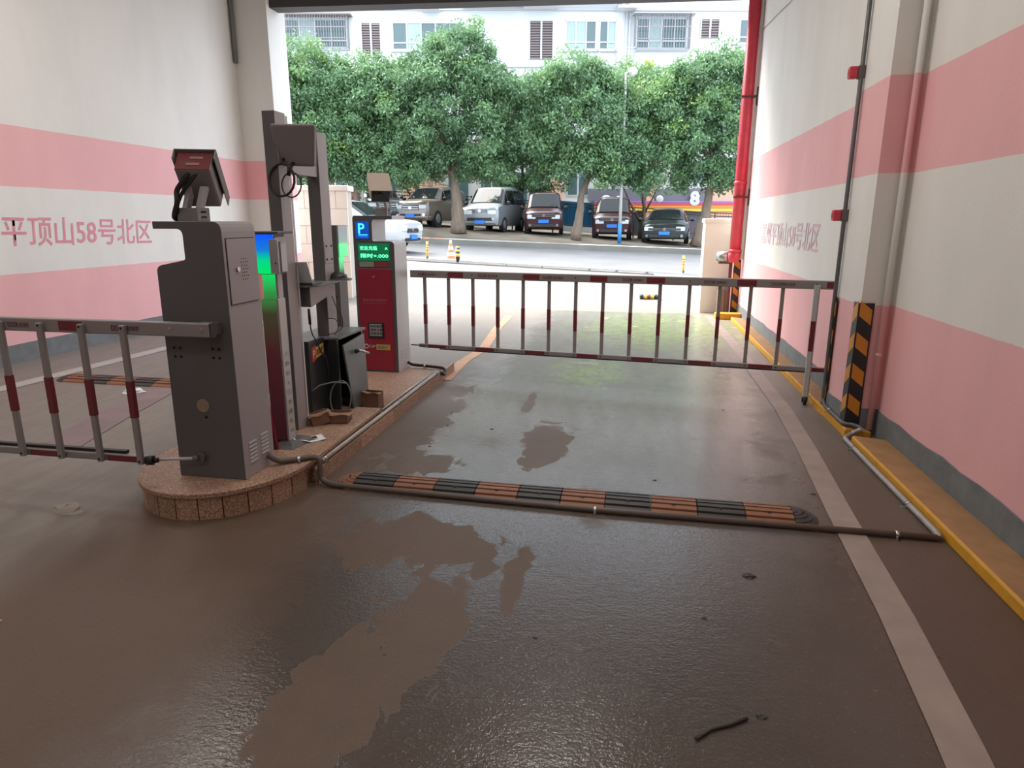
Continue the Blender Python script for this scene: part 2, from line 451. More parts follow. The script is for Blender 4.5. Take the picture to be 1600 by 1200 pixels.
b = MB(); b.add([(-4.05, 3.7, 0.004), (-3.75, 3.75, 0.004), (-4.2, 5.6, 0.004), (-4.5, 5.5, 0.004), (-4.25, 4.4, 0.004), (-3.95, 4.5, 0.004)], [(0, 1, 5, 4), (4, 5, 2, 3)])
o = b.build('paint_smear', M_linepink, floor); o['label'] = 'smear of spilled pink paint'

# ---------------------------------------------------------------- walls, pillar, pier, beam, ceiling
HT = 5.4
b = MB(); b.box(-7.0, -6.7, -12, 11.02, 0, HT); b.box(-7.0, -6.06, 11.02, 11.62, 0, HT)
wl = b.build('wall_left', M_wall_l); tag(wl, 'pink and white painted wall with red lettering on the exit side', kind='structure')
b = MB(); b.box(1.85, 2.2, -12, 5.3, 0, HT); b.box(1.80, 2.2, 5.3, 11.72, 0, HT); b.box(1.64, 2.1, 5.12, 5.72, 0, HT); b.box(1.70, 2.2, 11.70, 12.0, 0, HT)
wr = b.build('wall_right', M_wall_r); tag(wr, 'pink and white painted wall with a square pillar', kind='structure')
def wavy_strip(fn, n, m, name, label):
    b = MB(); vs = []; rnd = random.Random(5)
    for i in range(n + 1):
        a, c = fn(i / n); vs += [a, c]
    b.add(vs, [(2 * i, 2 * i + 2, 2 * i + 3, 2 * i + 1) for i in range(n)])
    o = b.build(name, m); sm = o.modifiers.new('thick', 'SOLIDIFY'); sm.thickness = 0.01; sm.offset = 0
    tag(o, label, kind='structure'); return o
rg = random.Random(3)
wavy_strip(lambda t: ((-6.694, -5 + 16 * t, 0.0), (-6.694, -5 + 16 * t, 0.20 + rg.uniform(-.008, .008))), 40, M_skirt, 'baseboard_left', 'grey cement skirting along the exit wall')
b = MB()
for (x, y0, y1) in ((1.844, -5, 5.12), (1.634, 5.125, 5.715), (1.794, 5.72, 11.7)):
    n = int((y1 - y0) / 0.22) + 1
    vs = []
    for i in range(n + 1):
        y = y0 + (y1 - y0) * i / n; h = 0.20 + rg.uniform(-.01, .012)
        vs += [(x, y, 0), (x, y, h)]
    b.add(vs, [(2 * i, 2 * i + 1, 2 * i + 3, 2 * i + 2) for i in range(n)])
b.quad((1.64, 5.114, 0), (1.85, 5.114, 0), (1.85, 5.114, 0.2), (1.64, 5.114, 0.2))
o = b.build('baseboard_right', M_skirt); sm = o.modifiers.new('thick', 'SOLIDIFY'); sm.thickness = 0.01; sm.offset = 0
tag(o, 'grey cement skirting along the entrance wall', kind='structure')
b = MB(); b.box(-7.2, 2.4, -12.2, 11.9, HT, HT + 0.2)
tag(b.build('ceiling', M_ceil), 'pale ceiling of the covered driveway', kind='structure')
b = MB(); b.hexa([(-6.07, 11.12, 4.95), (2.3, 11.80, 4.95), (2.3, 12.1, 4.95), (-6.07, 11.42, 4.95), (-6.07, 11.12, HT), (2.3, 11.80, HT), (2.3, 12.1, HT), (-6.07, 11.42, HT)])
tag(b.build('trim_1', M_beam), 'dark grey beam over the driveway mouth', kind='structure')
b = MB(); b.box(-7.2, 2.4, -12.2, -12.0, 0, HT); tag(b.build('wall_back', mat('back_wall_paint', (.42, .40, .38), .8)), 'plain rear wall of the covered driveway behind the camera', kind='structure')
# outer masses that close the building off beside and above the portal
b = MB(); b.box(-12, -6.75, 11.3, 11.6, 0, 5.6); tag(b.build('wall_outer', M_ceil), 'outer facade of the covered driveway', kind='structure')

# painted names of the block on both walls
L1 = lettering('lettering', '平顶山58号北区', (-6.699, 6.19, 1.27), (0, 1, -0.018), (0.0, 0.10, 1), M_letter, wl, width=2.30, height=0.33, bold=0.006, thick=0.003)
L1['label'] = 'pink painted name of the block'
L2 = lettering('lettering', '富州平顶山58号北区', (1.799, 10.05, 1.25), (0, -1, 0.0), (0, -0.04, 1), M_letter2, wr, width=3.0, height=0.30, bold=0.004, thick=0.003)
L2['label'] = 'faint pink painted name of the block'

# ---------------------------------------------------------------- kerbs by the right wall
def kerb(y0, y1, xb, label):
    t = thing('kerb', label, 'kerb', (1.7, y0, 0))
    b = MB(); pr_ = lambda q: [(1.605, 0), (1.608, 0.052), (1.618, 0.064), (q - .001, 0.045), (q - .001, 0)]
    if y0 < 5.12 < y1:      # the pillar stands in the kerb
        for q, ya, yb in ((xb, y0, 5.108), (1.633, 5.108, 5.73), (xb, 5.73, y1)): b.prism(pr_(q), 'y', ya, yb)
    else: b.prism(pr_(xb), 'y', y0, y1)
    o = b.build('body', [M_yellow, M_kerbtop], t, bevel=0.006)
    for p in o.data.polygons:
        if p.normal.z > 0.75: p.material_index = 1
    return t
kerb(-1.5, 4.86, 1.842, 'yellow kerb at the foot of the near plain pink wall')
kerb(5.02, 11.0, 1.793, 'yellow kerb running past the pillar to the driveway mouth')
t = thing('kerb', 'short yellow kerb stub crossing the driveway mouth', 'kerb', (1.6, 11.2, 0))
b = MB(); b.box(1.38, 1.79, 11.12, 11.3, 0.0, 0.1); b.build('body', M_yellow, t, bevel=0.015)

# ---------------------------------------------------------------- traffic island
isl = thing('traffic_island', 'raised granite island carrying the barrier boxes', None, (-2.3, 4.4, 0)); isl['kind'] = 'structure'
def granite():
    m = M_granite; t = NT(m); P, x, y, z = t.pos()
    n = t.noise(P, 120, 3); k = t.noise(P, 4, 5); oi = t.node('ShaderNodeObjectInfo')
    base = t.mix(k, (0.34, 0.19, 0.125), (0.46, 0.27, 0.18))
    c = t.mix(t.smooth(n, 0.52, 0.64), base, (0.17, 0.11, 0.085)); c = t.mix(t.smooth(n, 0.46, 0.36), c, (0.56, 0.42, 0.34))
    hs = t.node('ShaderNodeHueSaturation'); t.link(c, hs.inputs['Color']); t.link(t.math('ADD', 0.78, t.math('MULTIPLY', oi.outputs['Random'], 0.4)), hs.inputs['Value'])
    t.link(hs.outputs[0], t.p.inputs['Base Color'])
granite()
EX, EY = -2.32, 3.44      # centre of the rounded end
ring = [(EX + 0.485 * math.cos(a), EY + 0.585 * math.sin(a)) for a in [R_(180 + 180 * i / 20) for i in range(21)]]
top = [(-2.80, 4.62)] + ring + [(-1.845, 4.62)]
b = MB(); b.prism(top, 'z', 0.125, 0.155); b.build('top_slab', M_granite, isl, bevel=0.006)
inner = [(-2.79, 4.61)] + [(EX + 0.45 * math.cos(a), EY + 0.55 * math.sin(a)) for a in [R_(180 + 180 * i / 20) for i in range(21)]] + [(-1.865, 4.61)]
b = MB(); b.prism(inner, 'z', 0.0, 0.126); b.build('core', M_granite, isl)
NTI = 12
for i in range(NTI):
    a0, a1 = R_(182 + 176 * i / NTI), R_(182 + 176 * (i + 1) / NTI - 0.8); b = MB()
    prof = []
    for (ra, rb) in ((0.468, 0.568),):
        prof = [(EX + ra * math.cos(a0 + (a1 - a0) * k / 4), EY + rb * math.sin(a0 + (a1 - a0) * k / 4)) for k in range(5)]
        prof += [(EX + (ra - .02) * math.cos(a0 + (a1 - a0) * k / 4), EY + (rb - .02) * math.sin(a0 + (a1 - a0) * k / 4)) for k in range(4, -1, -1)]
    b.prism(prof, 'z', 0.0, 0.1245); b.build('tile', M_granite, isl)
# lower ledge with its facing slabs
b = MB(); b.box(-2.85, -1.83, 4.60, 6.62, 0.0, 0.095); b.box(-2.0, -1.82, 3.50, 4.62, 0, 0.094); b.build('ledge', M_granite, isl, bevel=0.004)
for y0, y1 in ((3.47, 4.12), (4.125, 4.78), (4.785, 5.42), (5.425, 6.05), (6.055, 6.62)):
    b = MB(); b.box(-1.832, -1.805, y0, y1, 0, 0.0935); b.build('facing_slab', M_granite, isl)
for y0, y1 in ((3.62, 4.1), (4.105, 4.615)):
    b = MB(); b.box(-1.866, -1.85, y0, y1, 0.0935, 0.1248); b.build('facing_slab', M_granite, isl)

# ---------------------------------------------------------------- barrier boxes
def rounded(pts, n=4):
    """pts: (x,z,r) -> polygon with rounded corners"""
    out = []; m = len(pts)
    for i in range(m):
        p = Vector((pts[i][0], pts[i][1])); r = pts[i][2]
        if r <= 0: out.append((p.x, p.y)); continue
        a = Vector(pts[i - 1][:2]) - p; c = Vector(pts[(i + 1) % m][:2]) - p
        A = p + a.normalized() * r; B = p + c.normalized() * r
        for k in range(n + 1):
            t = k / n; q = A * (1 - t) ** 2 + p * 2 * t * (1 - t) + B * t * t; out.append((q.x, q.y))
    return out

# near box
bx = thing('barrier_box', 'grey stepped barrier cabinet on the rounded end of the island', 'barrier box', (-2.25, 3.26, 0.155))
x0, x1, y0, y1, zb = -2.447, -2.045, 3.10, 3.408, 0.155
prof = rounded([(x0, zb, 0), (x1, zb, 0), (x1, 1.545, .05), (-2.432, 1.545, .004), (-2.432, 1.507, .004), (-2.266, 1.507, .035), (-2.266, 1.352, .012), (-2.437, 1.318, .03)])
b = MB(); b.prism(prof, 'y', y0, y1)
body = b.build('body', [M_boxdark, M_boxgrey], bx, bevel=0.006)
for p in body.data.polygons:
    if abs(p.normal.y) < 0.5: p.material_index = 1  # front and back stay darker: their shade is painted in by face direction
b = MB(); b.box(x1 - .002, x1 + .002, 3.122, 3.386, 1.118, 1.462); b2 = b.build('door_gap', M_hole, bx)
b = MB(); b.box(x1, x1 + .006, 3.126, 3.382, 1.122, 1.458); dr = b.build('door', M_boxgrey, bx, bevel=0.002)
b = MB(); b.cyl((x1 + .006, 3.20, 1.30), (x1 + .016, 3.20, 1.30), 0.012); b.build('lock', M_steel, dr)
b = MB()
for i in range(7):
    for j in range(4 if i % 2 else 3):
        yy = 3.238 + j * 0.02 + (0.008 if i % 2 == 0 else 0); zz = 1.245 + i * 0.018
        b.cyl((x1 + .005, yy, zz), (x1 + .0068, yy, zz), 0.0036, 8)
b.build('vent_holes', M_hole, dr)['kind'] = 'stuff'
for (ya, za) in ((3.155, .235), (3.275, .245)):
    for i in range(6):
        z = za + i * 0.022
        b = MB(); b.box(x1, x1 + .005, ya, ya + .075, z, z + .008); b.build('vent_slot', M_silver, bx)
for cx in (-2.372, -2.145):
    for dx in (-.018, .018):
        for dz in (-.024, .024):
            b = MB(); b.cyl((cx + dx, y0 - .003, .865 + dz), (cx + dx, y0 + .004, .865 + dz), 0.0075, 10); b.build('bolt_hole', M_hole, bx)
b = MB(); b.cyl((-2.257, y0 - .004, .572), (-2.257, y0 + .004, .572), 0.037, 24); b.build('plug', M_tan, bx)
b = MB(); b.cyl((-2.246, y0 - .003, .508), (-2.246, y0 + .004, .508), 0.008, 10); b.build('bolt_hole', M_hole, bx)
b = MB(); b.cyl((-2.29, y0 - .03, .280), (-2.29, y0 + .002, .280), 0.018, 16); b.cyl((-2.29, y0 - .034, .280), (-2.29, y0 - .028, .280), 0.026, 16); b.build('pivot_stud', M_boxdark, bx)
b = MB(); b.box(-2.20, -2.10, y0 - .055, y0 + .002, .975, 1.035); b.build('arm_bracket', M_boxdark, bx)

# far box with red front
rb = thing('barrier_box', 'barrier cabinet with a red front and a lit P screen', 'barrier box', (-2.41, 6.2, 0.095))
fx0, fx1, fy0, fy1 = -2.618, -2.212, 6.05, 6.40
prof = rounded([(fx0, .095, 0), (fx1, .095, 0), (fx1, 1.363, .045), (-2.425, 1.363, .015), (-2.425, 1.562, .03), (-2.225, 1.562, .004), (-2.225, 1.598, .004), (fx0, 1.598, .03)])
b = MB(); b.prism(prof, 'y', fy0, fy1); o = b.build('body', [M_bezel, M_silver], rb, bevel=0.004)
for p in o.data.polygons:
    if abs(p.normal.y) < 0.5: p.material_index = 1
b = MB(); b.box(-2.592, -2.246, fy0 - .006, fy0 + .002, .112, 1.106); rp = b.build('front_panel', M_red, rb, bevel=0.003)
b = MB(); b.box(-2.588, -2.456, fy0 - .004, fy0 + .002, 1.386, 1.545); ps = b.build('parking_sign', M_hazeblue, rb)
lettering('letter', 'P', (-2.560, fy0 - .004, 1.432), X, Z, M_ledcyan, ps, width=.062, height=.094, bold=0.012, thick=0.002)
b = MB(); b.box(-2.560, -2.470, fy0 - .0062, fy0 - .0042, 1.418, 1.424); b.build('underline', M_ledcyan, ps)
lettering('letter', 'PARKING', (-2.556, fy0 - .004, 1.398), X, Z, M_ledblue2, ps, width=.088, height=.013, bold=0.02, thick=0.002)
b = MB(); b.box(-2.572, -2.262, fy0 - .004, fy0 + .002, 1.180, 1.342); ls = b.build('led_screen', M_ledgreenbg, rb)
lettering('led_text', '欢迎光临', (-2.555, fy0 - .004, 1.278), X, Z, M_ledgreen, ls, width=.175, height=.04, bold=0.015, thick=0.002)
lettering('led_text', '^', (-2.305, fy0 - .004, 1.285), X, Z, M_ledgreen, ls, width=.03, height=.022, bold=0.03, thick=0.002)
lettering('led_text', '限时+.000', (-2.548, fy0 - .004, 1.207), X, Z, M_ledgreen, ls, width=.275, height=.04, bold=0.015, thick=0.002)
b = MB(); b.box(-2.566, -2.42, fy0 - .004, fy0 + .002, 1.122, 1.172); b.build('screen_label', M_grip, rb)
b = MB(); b.box(-2.418, -2.275, fy0 - .004, fy0 + .002, 1.122, 1.172); b.build('screen_label', mat('dull_red_label', (0.22, 0.04, 0.045), 0.4), rb)
b = MB(); b.box(-2.506, -2.345, fy0 - .016, fy0 - .006, .432, .590); kp = b.build('keypad', M_black, rp, bevel=0.006)
b = MB(); b.box(-2.488, -2.363, fy0 - .018, fy0 - .016, .458, .574); b.build('key_plate', M_keys, rp)
for i in range(4):
    for j in range(3):
        xx = -2.478 + i * .031; zz = .470 + j * .036
        b = MB(); b.box(xx, xx + .022, fy0 - .024, fy0 - .018, zz, zz + .024); b.build('key', M_redlabel if (i, j) == (2, 1) else M_bezel, rp)
lettering('printed_name', '智能停车管理系统', (-2.548, fy0 - .006, .790), X, Z, M_redp, rp, width=.245, height=.030, thick=0.002)
lettering('printed_name', 'INTELLIGENT PARKING MANAGEMENT', (-2.548, fy0 - .006, .770), X, Z, M_redp, rp, width=.245, height=.010, thick=0.002)
b = MB(); b.cyl((-2.43, fy0 - .008, 1.03), (-2.43, fy0 - .005, 1.03), .018, 3); b.build('emblem', M_redp, rp)
b = MB(); b.lathe([(.016, 0), (.022, 0), (.022, .002), (.016, .002), (.016, 0)], (-2.535, fy0 - .006, .352), 16, M=Matrix.Rotation(R_(90), 3, 'X')); b.build('printed_mark', M_whitep, rp)
lettering('printed_mark', '口P', (-2.505, fy0 - .006, .338), X, Z, M_whitep, rp, width=.06, height=.026, thick=0.002)
b = MB(); b.box(-2.432, -2.29, fy0 - .0085, fy0 - .006, .318, .372); yl = b.build('yellow_label', M_gold, rp)
lettering('label_text', '起落杆', (-2.418, fy0 - .0085, .329), X, Z, M_greyp, rp, width=.11, height=.032, bold=0.02, thick=0.002)
for i in range(5):
    z = .20 + i * .022
    for (ya) in (6.12, 6.26):
        b = MB(); b.box(fx1 - .001, fx1 + .004, ya, ya + .075, z, z + .008); b.build('vent_slot', M_silver, rb)

# ---------------------------------------------------------------- fence booms
def boom(name, label, loc, rotz, length, bars, tz, bz, reds_t, reds_b, texts, first, bar_front, textmirror=False):
    """local x runs along the rail; the lane side faces local -y"""
    t = thing(name, label, 'barrier arm', loc, rotz)
    b = MB(); b.box(0, length, -.022, .022, tz - .072, tz); tr = b.build('top_rail', M_alu, t, local=True, bevel=0.006)
    for (a, c) in reds_t:
        b = MB(); b.box(a, c, -.0245, -.0215, tz - .060, tz - .010); b.build('reflective_strip', M_strip, tr, local=True)
    for (a, c) in texts:
        lettering('printed_name', 'DOOR', (a, -.0222, tz - .052), X, Z, M_dredp, tr, width=(c - a) * .5, height=.030, bold=.02, local=True, thick=.002)
        lettering('printed_name', '道尔智控', (a + (c - a) * .54, -.0222, tz - .050), X, Z, M_dredp, tr, width=(c - a) * .46, height=.026, bold=.01, local=True, thick=.002)
    b = MB(); b.box(bars[0] - .02, bars[-1] + .02 if first else length, -.018, .018, bz - .02, bz + .02); br = b.build('bottom_rail', M_alu, t, local=True, bevel=0.005)
    b = MB(); b.box(bars[0] + .15, bars[-1] - .02, .004, .016, bz - .034, bz - .018) if not first else b.box(bars[0], bars[-1] - .12, .004, .03, bz + .019, bz + .036)
    b.build('rubber_edge', M_black, br, local=True)
    for (a, c) in reds_b:
        b = MB(); b.box(a, c, -.0205, -.0175, bz - .016, bz + .016); b.build('reflective_strip', M_strip, br, local=True)
    for x in bars:
        y0 = -.046 if bar_front else .002
        b = MB(); b.box(x - .016, x + .016, y0, y0 + .024, bz - .018, tz - .02); u = b.build('upright', M_alu, t, local=True, bevel=0.004)
        b = MB(); b.box(x - .0165, x + .0165, y0 - .0015, y0 + .0255, .53, .73); b.build('reflective_band', M_strip, u, local=True)
        for z in (tz - .034, bz):
            yb = y0 - .003 if bar_front else -.026
            b = MB(); b.cyl((x, yb, z), (x, yb + .006, z), .006, 8); b.build('bolt', M_hole, u, local=True)
    return t, tr, br
# right lane boom
A = Vector((-2.19, 6.44, 0)); B = Vector((1.722, 5.95, 0)); L = (B - A).length; ang = math.atan2(B.y - A.y, B.x - A.x)
nb = 14; bars = [0.145 + i * (3.765 - 0.145) / nb for i in range(nb + 1)]
sp = bars[1] - bars[0]
reds_t = [(bars[i] + .01, bars[i] + .17) for i in (1, 4)] + [(bars[i] - .12, bars[i] + .04) for i in (7, 9, 12)] + [(L - .10, L - .004)]
reds_b = [(bars[i] + .03, bars[i + 1] - .03) for i in (0, 2, 4, 6, 8, 10, 12)] + [(L - .14, L)]
texts = [(bars[0] - .05, bars[0] + .13), (bars[2] + .07, bars[2] + .25), (bars[4] + .2, bars[4] + .40), (bars[7] + .18, bars[7] + .36), (bars[10] + .12, bars[10] + .31), (bars[12] + .16, bars[12] + .35)]
rbm, tr, br = boom('fence_boom', 'lowered fence barrier arm closing the wet lane', (A.x, A.y, 0), ang, L, bars, 1.07, .305, reds_t, reds_b, texts, False, False)
b = MB(); b.box(bars[-1] - .02, bars[-1] + .02, -.05, -.024, .05, 1.035); b.box(bars[-1] + .004, bars[-1] + .03, -.028, -.02, .05, 1.035)
leg = b.build('support_leg', M_silver, rbm, local=True, bevel=0.003)
b = MB(); b.cyl((bars[-1] - .012, -.055, .035), (bars[-1] + .012, -.055, .035), .035, 14); b.box(bars[-1] - .022, bars[-1] + .022, -.06, -.02, .02, .065); b.build('foot_caster', M_black, leg, local=True)
b = MB(); b.box(bars[-1] - .019, bars[-1] + .019, -.052, -.049, .47, .73); b.build('reflective_band', M_strip, leg, local=True)
b = MB(); b.cyl((-.02, 0, .305), (.085, 0, .305), .007, 8); b.cyl((.075, 0, .305), (.125, 0, .305), .018, 12); b.build('link_rod', M_boxdark, rbm, local=True)
# left lane boom (exit side)
nb = 11; bars = [0.0 + i * .2475 for i in range(nb)]
bars = [0.06 + i * .2475 for i in range(nb)]; LL = bars[-1] + .49
reds_t = [(bars[-3] + .105, bars[-3] + .245)] + [(bars[i] + .1, bars[i] + .24) for i in (1, 4)]
reds_b = [(bars[i] + .03, bars[i + 1] - .02) for i in (1, 3, 5, 7, 9)]
texts = [(bars[-1] - .075, bars[-1] + .085), (bars[-4] + .04, bars[-4] + .17), (bars[2], bars[2] + .16)]
lbm, tr, br = boom('fence_boom', 'lowered fence barrier arm reaching over the dry exit lane', (-2.565 - bars[-1], 2.99, 0), 0.0, LL, bars, 1.045, .285, reds_t, reds_b, texts, True, True)
b = MB(); b.box(LL - .004, LL + .003, -.0225, .0225, 1.045 - .073, 1.0455); b.build('end_cap', M_black, tr, local=True)
for x in (LL - .05, LL - .23):
    b = MB(); b.cyl((x, -.026, 1.012), (x, -.021, 1.012), .010, 10); b.build('bolt', M_steel, tr, local=True)
xe = bars[-1]
b = MB(); b.cyl((xe + .07, .01, .283), (xe + .25, .06, .283), .009, 10); b.build('link_rod', M_silver, lbm, local=True)
b = MB(); b.cyl((xe + .02, -.015, .283), (xe + .055, -.005, .283), .026, 14); b.cyl((xe + .055, -.005, .283), (xe + .078, .0, .283), .014, 10); b.build('ball_joint', M_black, lbm, local=True)
b = MB(); b.sphere((xe + .258, .062, .283), .017); b.build('ball_joint', M_boxdark, lbm, local=True)

# ---------------------------------------------------------------- plate cameras
def plate_camera(label, base, yaw, pitch, ctr, facing, s=1.0, hoodmat=None, bodymat=None):
    t = thing('plate_camera', label, 'camera', base)
    Rm = Matrix.Rotation(yaw, 4, 'Z') @ Matrix.Rotation(-pitch, 4, 'X')     # camera looks along local +y, tipped down
    M = Matrix.Translation(ctr) @ Rm
    w, h, l = .073 * s, .058 * s, .10 * s
    b = MB(); prof = rounded([(-w, -h, .02), (w, -h, .02), (w, h, .012), (-w, h, .012)], 4)
    b.prism(prof, 'y', -l, l, M); body = b.build('housing', bodymat or M_camgrey, t, bevel=0.004)
    b = MB(); hw = w + .014 * s
    b.box(-hw, hw, -l - .015 * s, l + .03 * s, h + .004, h + .010, M); b.box(-hw, -hw + .005, -l - .015 * s, l + .05 * s, h - .055 * s, h + .005, M); b.box(hw - .005, hw, -l - .015 * s, l + .05 * s, h - .055 * s, h + .005, M)
    b.build('sun_hood', hoodmat or M_camgrey, t, bevel=0.002)
    b = MB(); b.box(-w + .006, w - .006, l, l + .004, -h + .006, h - .006, M); b.build('front_glass', M_lens, t)
    b = MB(); b.cyl(M @ Vector((0, l, 0)), M @ Vector((0, l + .012, 0)), .026 * s, 16); b.build('lens', M_lens, t)
    b = MB(); b.box(-w + .004, w - .004, -l - .004, -l, -h + .004, h - .004, M); bk = b.build('back_plate', M_camred, t)
    for zz in (.020, -.022):
        b = MB(); b.box(-.022 * s + zz * .3, .032 * s + zz * .3, -l - .006, -l - .004, zz * s - .009, zz * s + .009, M); b.build('label_plate', mat('faint_camera_label', (0.26, 0.14, 0.14), 0.4), bk)
    bx_, by_, bz_ = base
    b = MB(); b.box(bx_ - .05 * s, bx_ + .05 * s, by_ - .045 * s, by_ + .045 * s, bz_, bz_ + .058 * s); b.build('mount_base', M_camgrey, t, bevel=0.004)
    for zz in (.018, .04):
        b = MB(); b.box(bx_ + .05 * s, bx_ + .052 * s, by_ - .018 * s, by_ + .016 * s, bz_ + zz * s - .005, bz_ + zz * s + .005); b.build('slot', M_hole, t)
    top = Vector(ctr) + (Rm.to_3x3() @ Vector((0, 0, -h)))
    for dx in (-.042, .024):
        b = MB(); b.hexa([(bx_ + dx * s, by_ - .02, bz_ + .056 * s), (bx_ + (dx + .022) * s, by_ - .02, bz_ + .056 * s), (bx_ + (dx + .022) * s, by_ + .02, bz_ + .056 * s), (bx_ + dx * s, by_ + .02, bz_ + .056 * s),
                          (top.x + dx * s, top.y - .025, top.z + .012), (top.x + (dx + .022) * s, top.y - .025, top.z + .012), (top.x + (dx + .022) * s, top.y + .02, top.z + .012), (top.x + dx * s, top.y + .02, top.z + .012)])
        b.build('bracket', M_silver, t)
    return t, M
cam_l, Mc = plate_camera('number plate camera seen from behind on the grey cabinet', (-2.315, 3.28, 1.545), R_(20), R_(47), (-2.288, 3.325, 1.758), 1, 1.2)
b = MB(); p0 = Mc @ Vector((-.02, -.10, -.06))
b.tube(fillet([p0, (-2.36, 3.22, 1.70), (-2.345, 3.20, 1.64), (-2.385, 3.22, 1.585), (-2.41, 3.25, 1.556), (-2.35, 3.27, 1.556)], .03), .014, 8)
b.tube(fillet([Mc @ Vector((.02, -.10, -.06)), (-2.335, 3.23, 1.69), (-2.36, 3.21, 1.62), (-2.38, 3.24, 1.57)], .03), .010, 8)
b.build('cable', M_cable, cam_l)
cam_r, Mc = plate_camera('number plate camera tipped down on the red barrier cabinet', (-2.385, 6.25, 1.598), R_(207), R_(36), (-2.40, 6.22, 1.85), -1, 1.2, M_beige, M_beige)
b = MB(); b.tube(fillet([Mc @ Vector((-.03, -.1, -.05)), (-2.33, 6.3, 1.74), (-2.31, 6.27, 1.66), (-2.34, 6.26, 1.60)], .03), .011, 8)
b.build('cable', M_cable_w, cam_r)
# ---------------------------------------------------------------- frame gate of two posts on the island
gt = thing('gate_frame', 'tall grey two-post gate frame with a crossbar standing on the island', 'gate', (-2.235, 4.3, 0.155))
def post(x0, x1, y0, y1, z0, z1, name, par):
    b = MB(); b.box(x0, x1, y0, y1, z0, z1); o = b.build(name, [M_boxdark, M_boxgrey], par, bevel=0.004)
    for p in o.data.polygons:
        if p.normal.x > 0.5: p.material_index = 1  # lane side takes the pale coat, the other faces carry painted shade
    return o
p1 = post(-2.278, -2.193, 3.985, 4.115, .155, 2.205, 'post', gt)
p2 = post(-2.285, -2.193, 4.54, 4.69, .097, 2.15, 'post', gt)
b = MB(); b.box(-2.193, -2.189, 4.115, 4.135, .155, 2.19); b.box(-2.2, -2.18, 4.12, 4.128, .155, .175); b.build('edge_trim', M_silver, p1)
post(-2.265, -2.205, 4.115, 4.54, 1.845, 1.925, 'crossbar', gt)
b = MB(); b.box(-2.193, -2.190, 4.548, 4.682, 1.245, 1.40); pl = b.build('joint_plate', M_boxgrey, p2, bevel=0.001)
for yy in (4.575, 4.655):
    for zz in (1.275, 1.37):
        b = MB(); b.cyl((-2.191, yy, zz), (-2.1865, yy, zz), .008, 10); b.build('bolt', M_hole, p2)
# grey terminal seen from behind, tipped forward
tm = thing('display_terminal', 'grey display terminal seen from behind, high on the gate frame', 'display', (-2.06, 3.98, 1.9))
b = MB(); b.hexa([(-2.225, 4.03, 1.885), (-1.975, 4.03, 1.875), (-1.99, 4.10, 1.885), (-2.21, 4.10, 1.895), (-2.215, 3.945, 2.125), (-1.915, 3.945, 2.115), (-1.93, 4.015, 2.115), (-2.20, 4.015, 2.125)])
b.build('back_shell', mat('terminal_grey', (0.24, 0.215, 0.22), 0.5), tm, bevel=0.016, seg=3)
b = MB(); b.hexa([(-2.205, 4.096, 1.895), (-1.995, 4.096, 1.89), (-1.995, 4.105, 1.89), (-2.205, 4.105, 1.895), (-2.195, 4.012, 2.11), (-1.94, 4.012, 2.10), (-1.94, 4.022, 2.10), (-2.195, 4.022, 2.11)]); b.build('screen', M_lens, tm)
b = MB(); b.box(-2.195, -2.10, 4.06, 4.095, 1.93, 1.97); b.build('bracket', M_boxdark, tm)
b = MB()
def ring(cx, cy, cz, r, n=18, a0=90, tilt=0.15):
    return [(cx + r * math.cos(R_(a0 + 360 * i / n)), cy + tilt * r * math.sin(R_(a0 + 360 * i / n)), cz + r * 1.15 * math.sin(R_(a0 + 360 * i / n))) for i in range(n + 1)]
b.tube([(-2.17, 4.02, 1.93)] + ring(-2.165, 3.965, 1.795, .085) , .008, 7)
b.tube([(-2.10, 4.02, 1.90), (-2.12, 3.985, 1.84)] + ring(-2.10, 3.96, 1.765, .065, a0=110), .0045, 6)
b.tube([(-2.11, 4.03, 1.90), (-2.115, 3.975, 1.87), (-2.12, 3.97, 1.82)], .012, 8)
b.build('cable_loop', M_cable, tm)

# ---------------------------------------------------------------- pedestrian light columns
def light_panel(name, stops):
    """backlit acrylic: colour runs with height"""
    m = mat(name, (0.01, 0.01, 0.01), 0.15); t = NT(m); P, x, y, z = t.pos()
    rp = t.node('ShaderNodeValToRGB'); z0, z1 = stops[0][0], stops[-1][0]
    mr = t.node('ShaderNodeMapRange'); t.link(z, mr.inputs['Value']); mr.inputs['From Min'].default_value = z0; mr.inputs['From Max'].default_value = z1
    t.link(mr.outputs[0], rp.inputs[0]); el = rp.color_ramp.elements
    el[0].position = 0; el[0].color = (*stops[0][1], 1); el[1].position = 1; el[1].color = (*stops[-1][1], 1)
    for zz, c in stops[1:-1]:
        e = el.new((zz - z0) / (z1 - z0)); e.color = (*c, 1)
    t.link(rp.outputs[0], t.p.inputs['Emission Color']); t.p.inputs['Emission Strength'].default_value = 0.45
    t.link(rp.outputs[0], t.p.inputs['Base Color'])
    return m
M_glow = light_panel('gradient_light_panel', [(.19, (.016, .004, .005)), (.75, (.03, .007, .008)), (1.0, (.028, .024, .012)), (1.12, (.02, .16, .035)), (1.25, (.0, .48, .09)), (1.32, (.0, .42, .16)), (1.38, (.0, .12, .42)), (1.48, (.0, .045, .62))])
lc = thing('light_column', 'slim pedestrian column with a blue and green backlit head beside the grey cabinet', 'light column', (-2.12, 3.72, 0.155))
b = MB(); b.box(-2.205, -2.10, 3.68, 3.78, .155, 1.085); b.build('shaft', M_boxdark, lc, bevel=0.003)
b = MB(); b.box(-2.203, -2.102, 3.674, 3.680, .195, 1.083); b.build('light_panel', M_glow, lc)
b = MB(); b.box(-2.190, -2.105, 3.69, 3.76, 1.08, 1.24); b.build('neck', M_boxdark, lc)
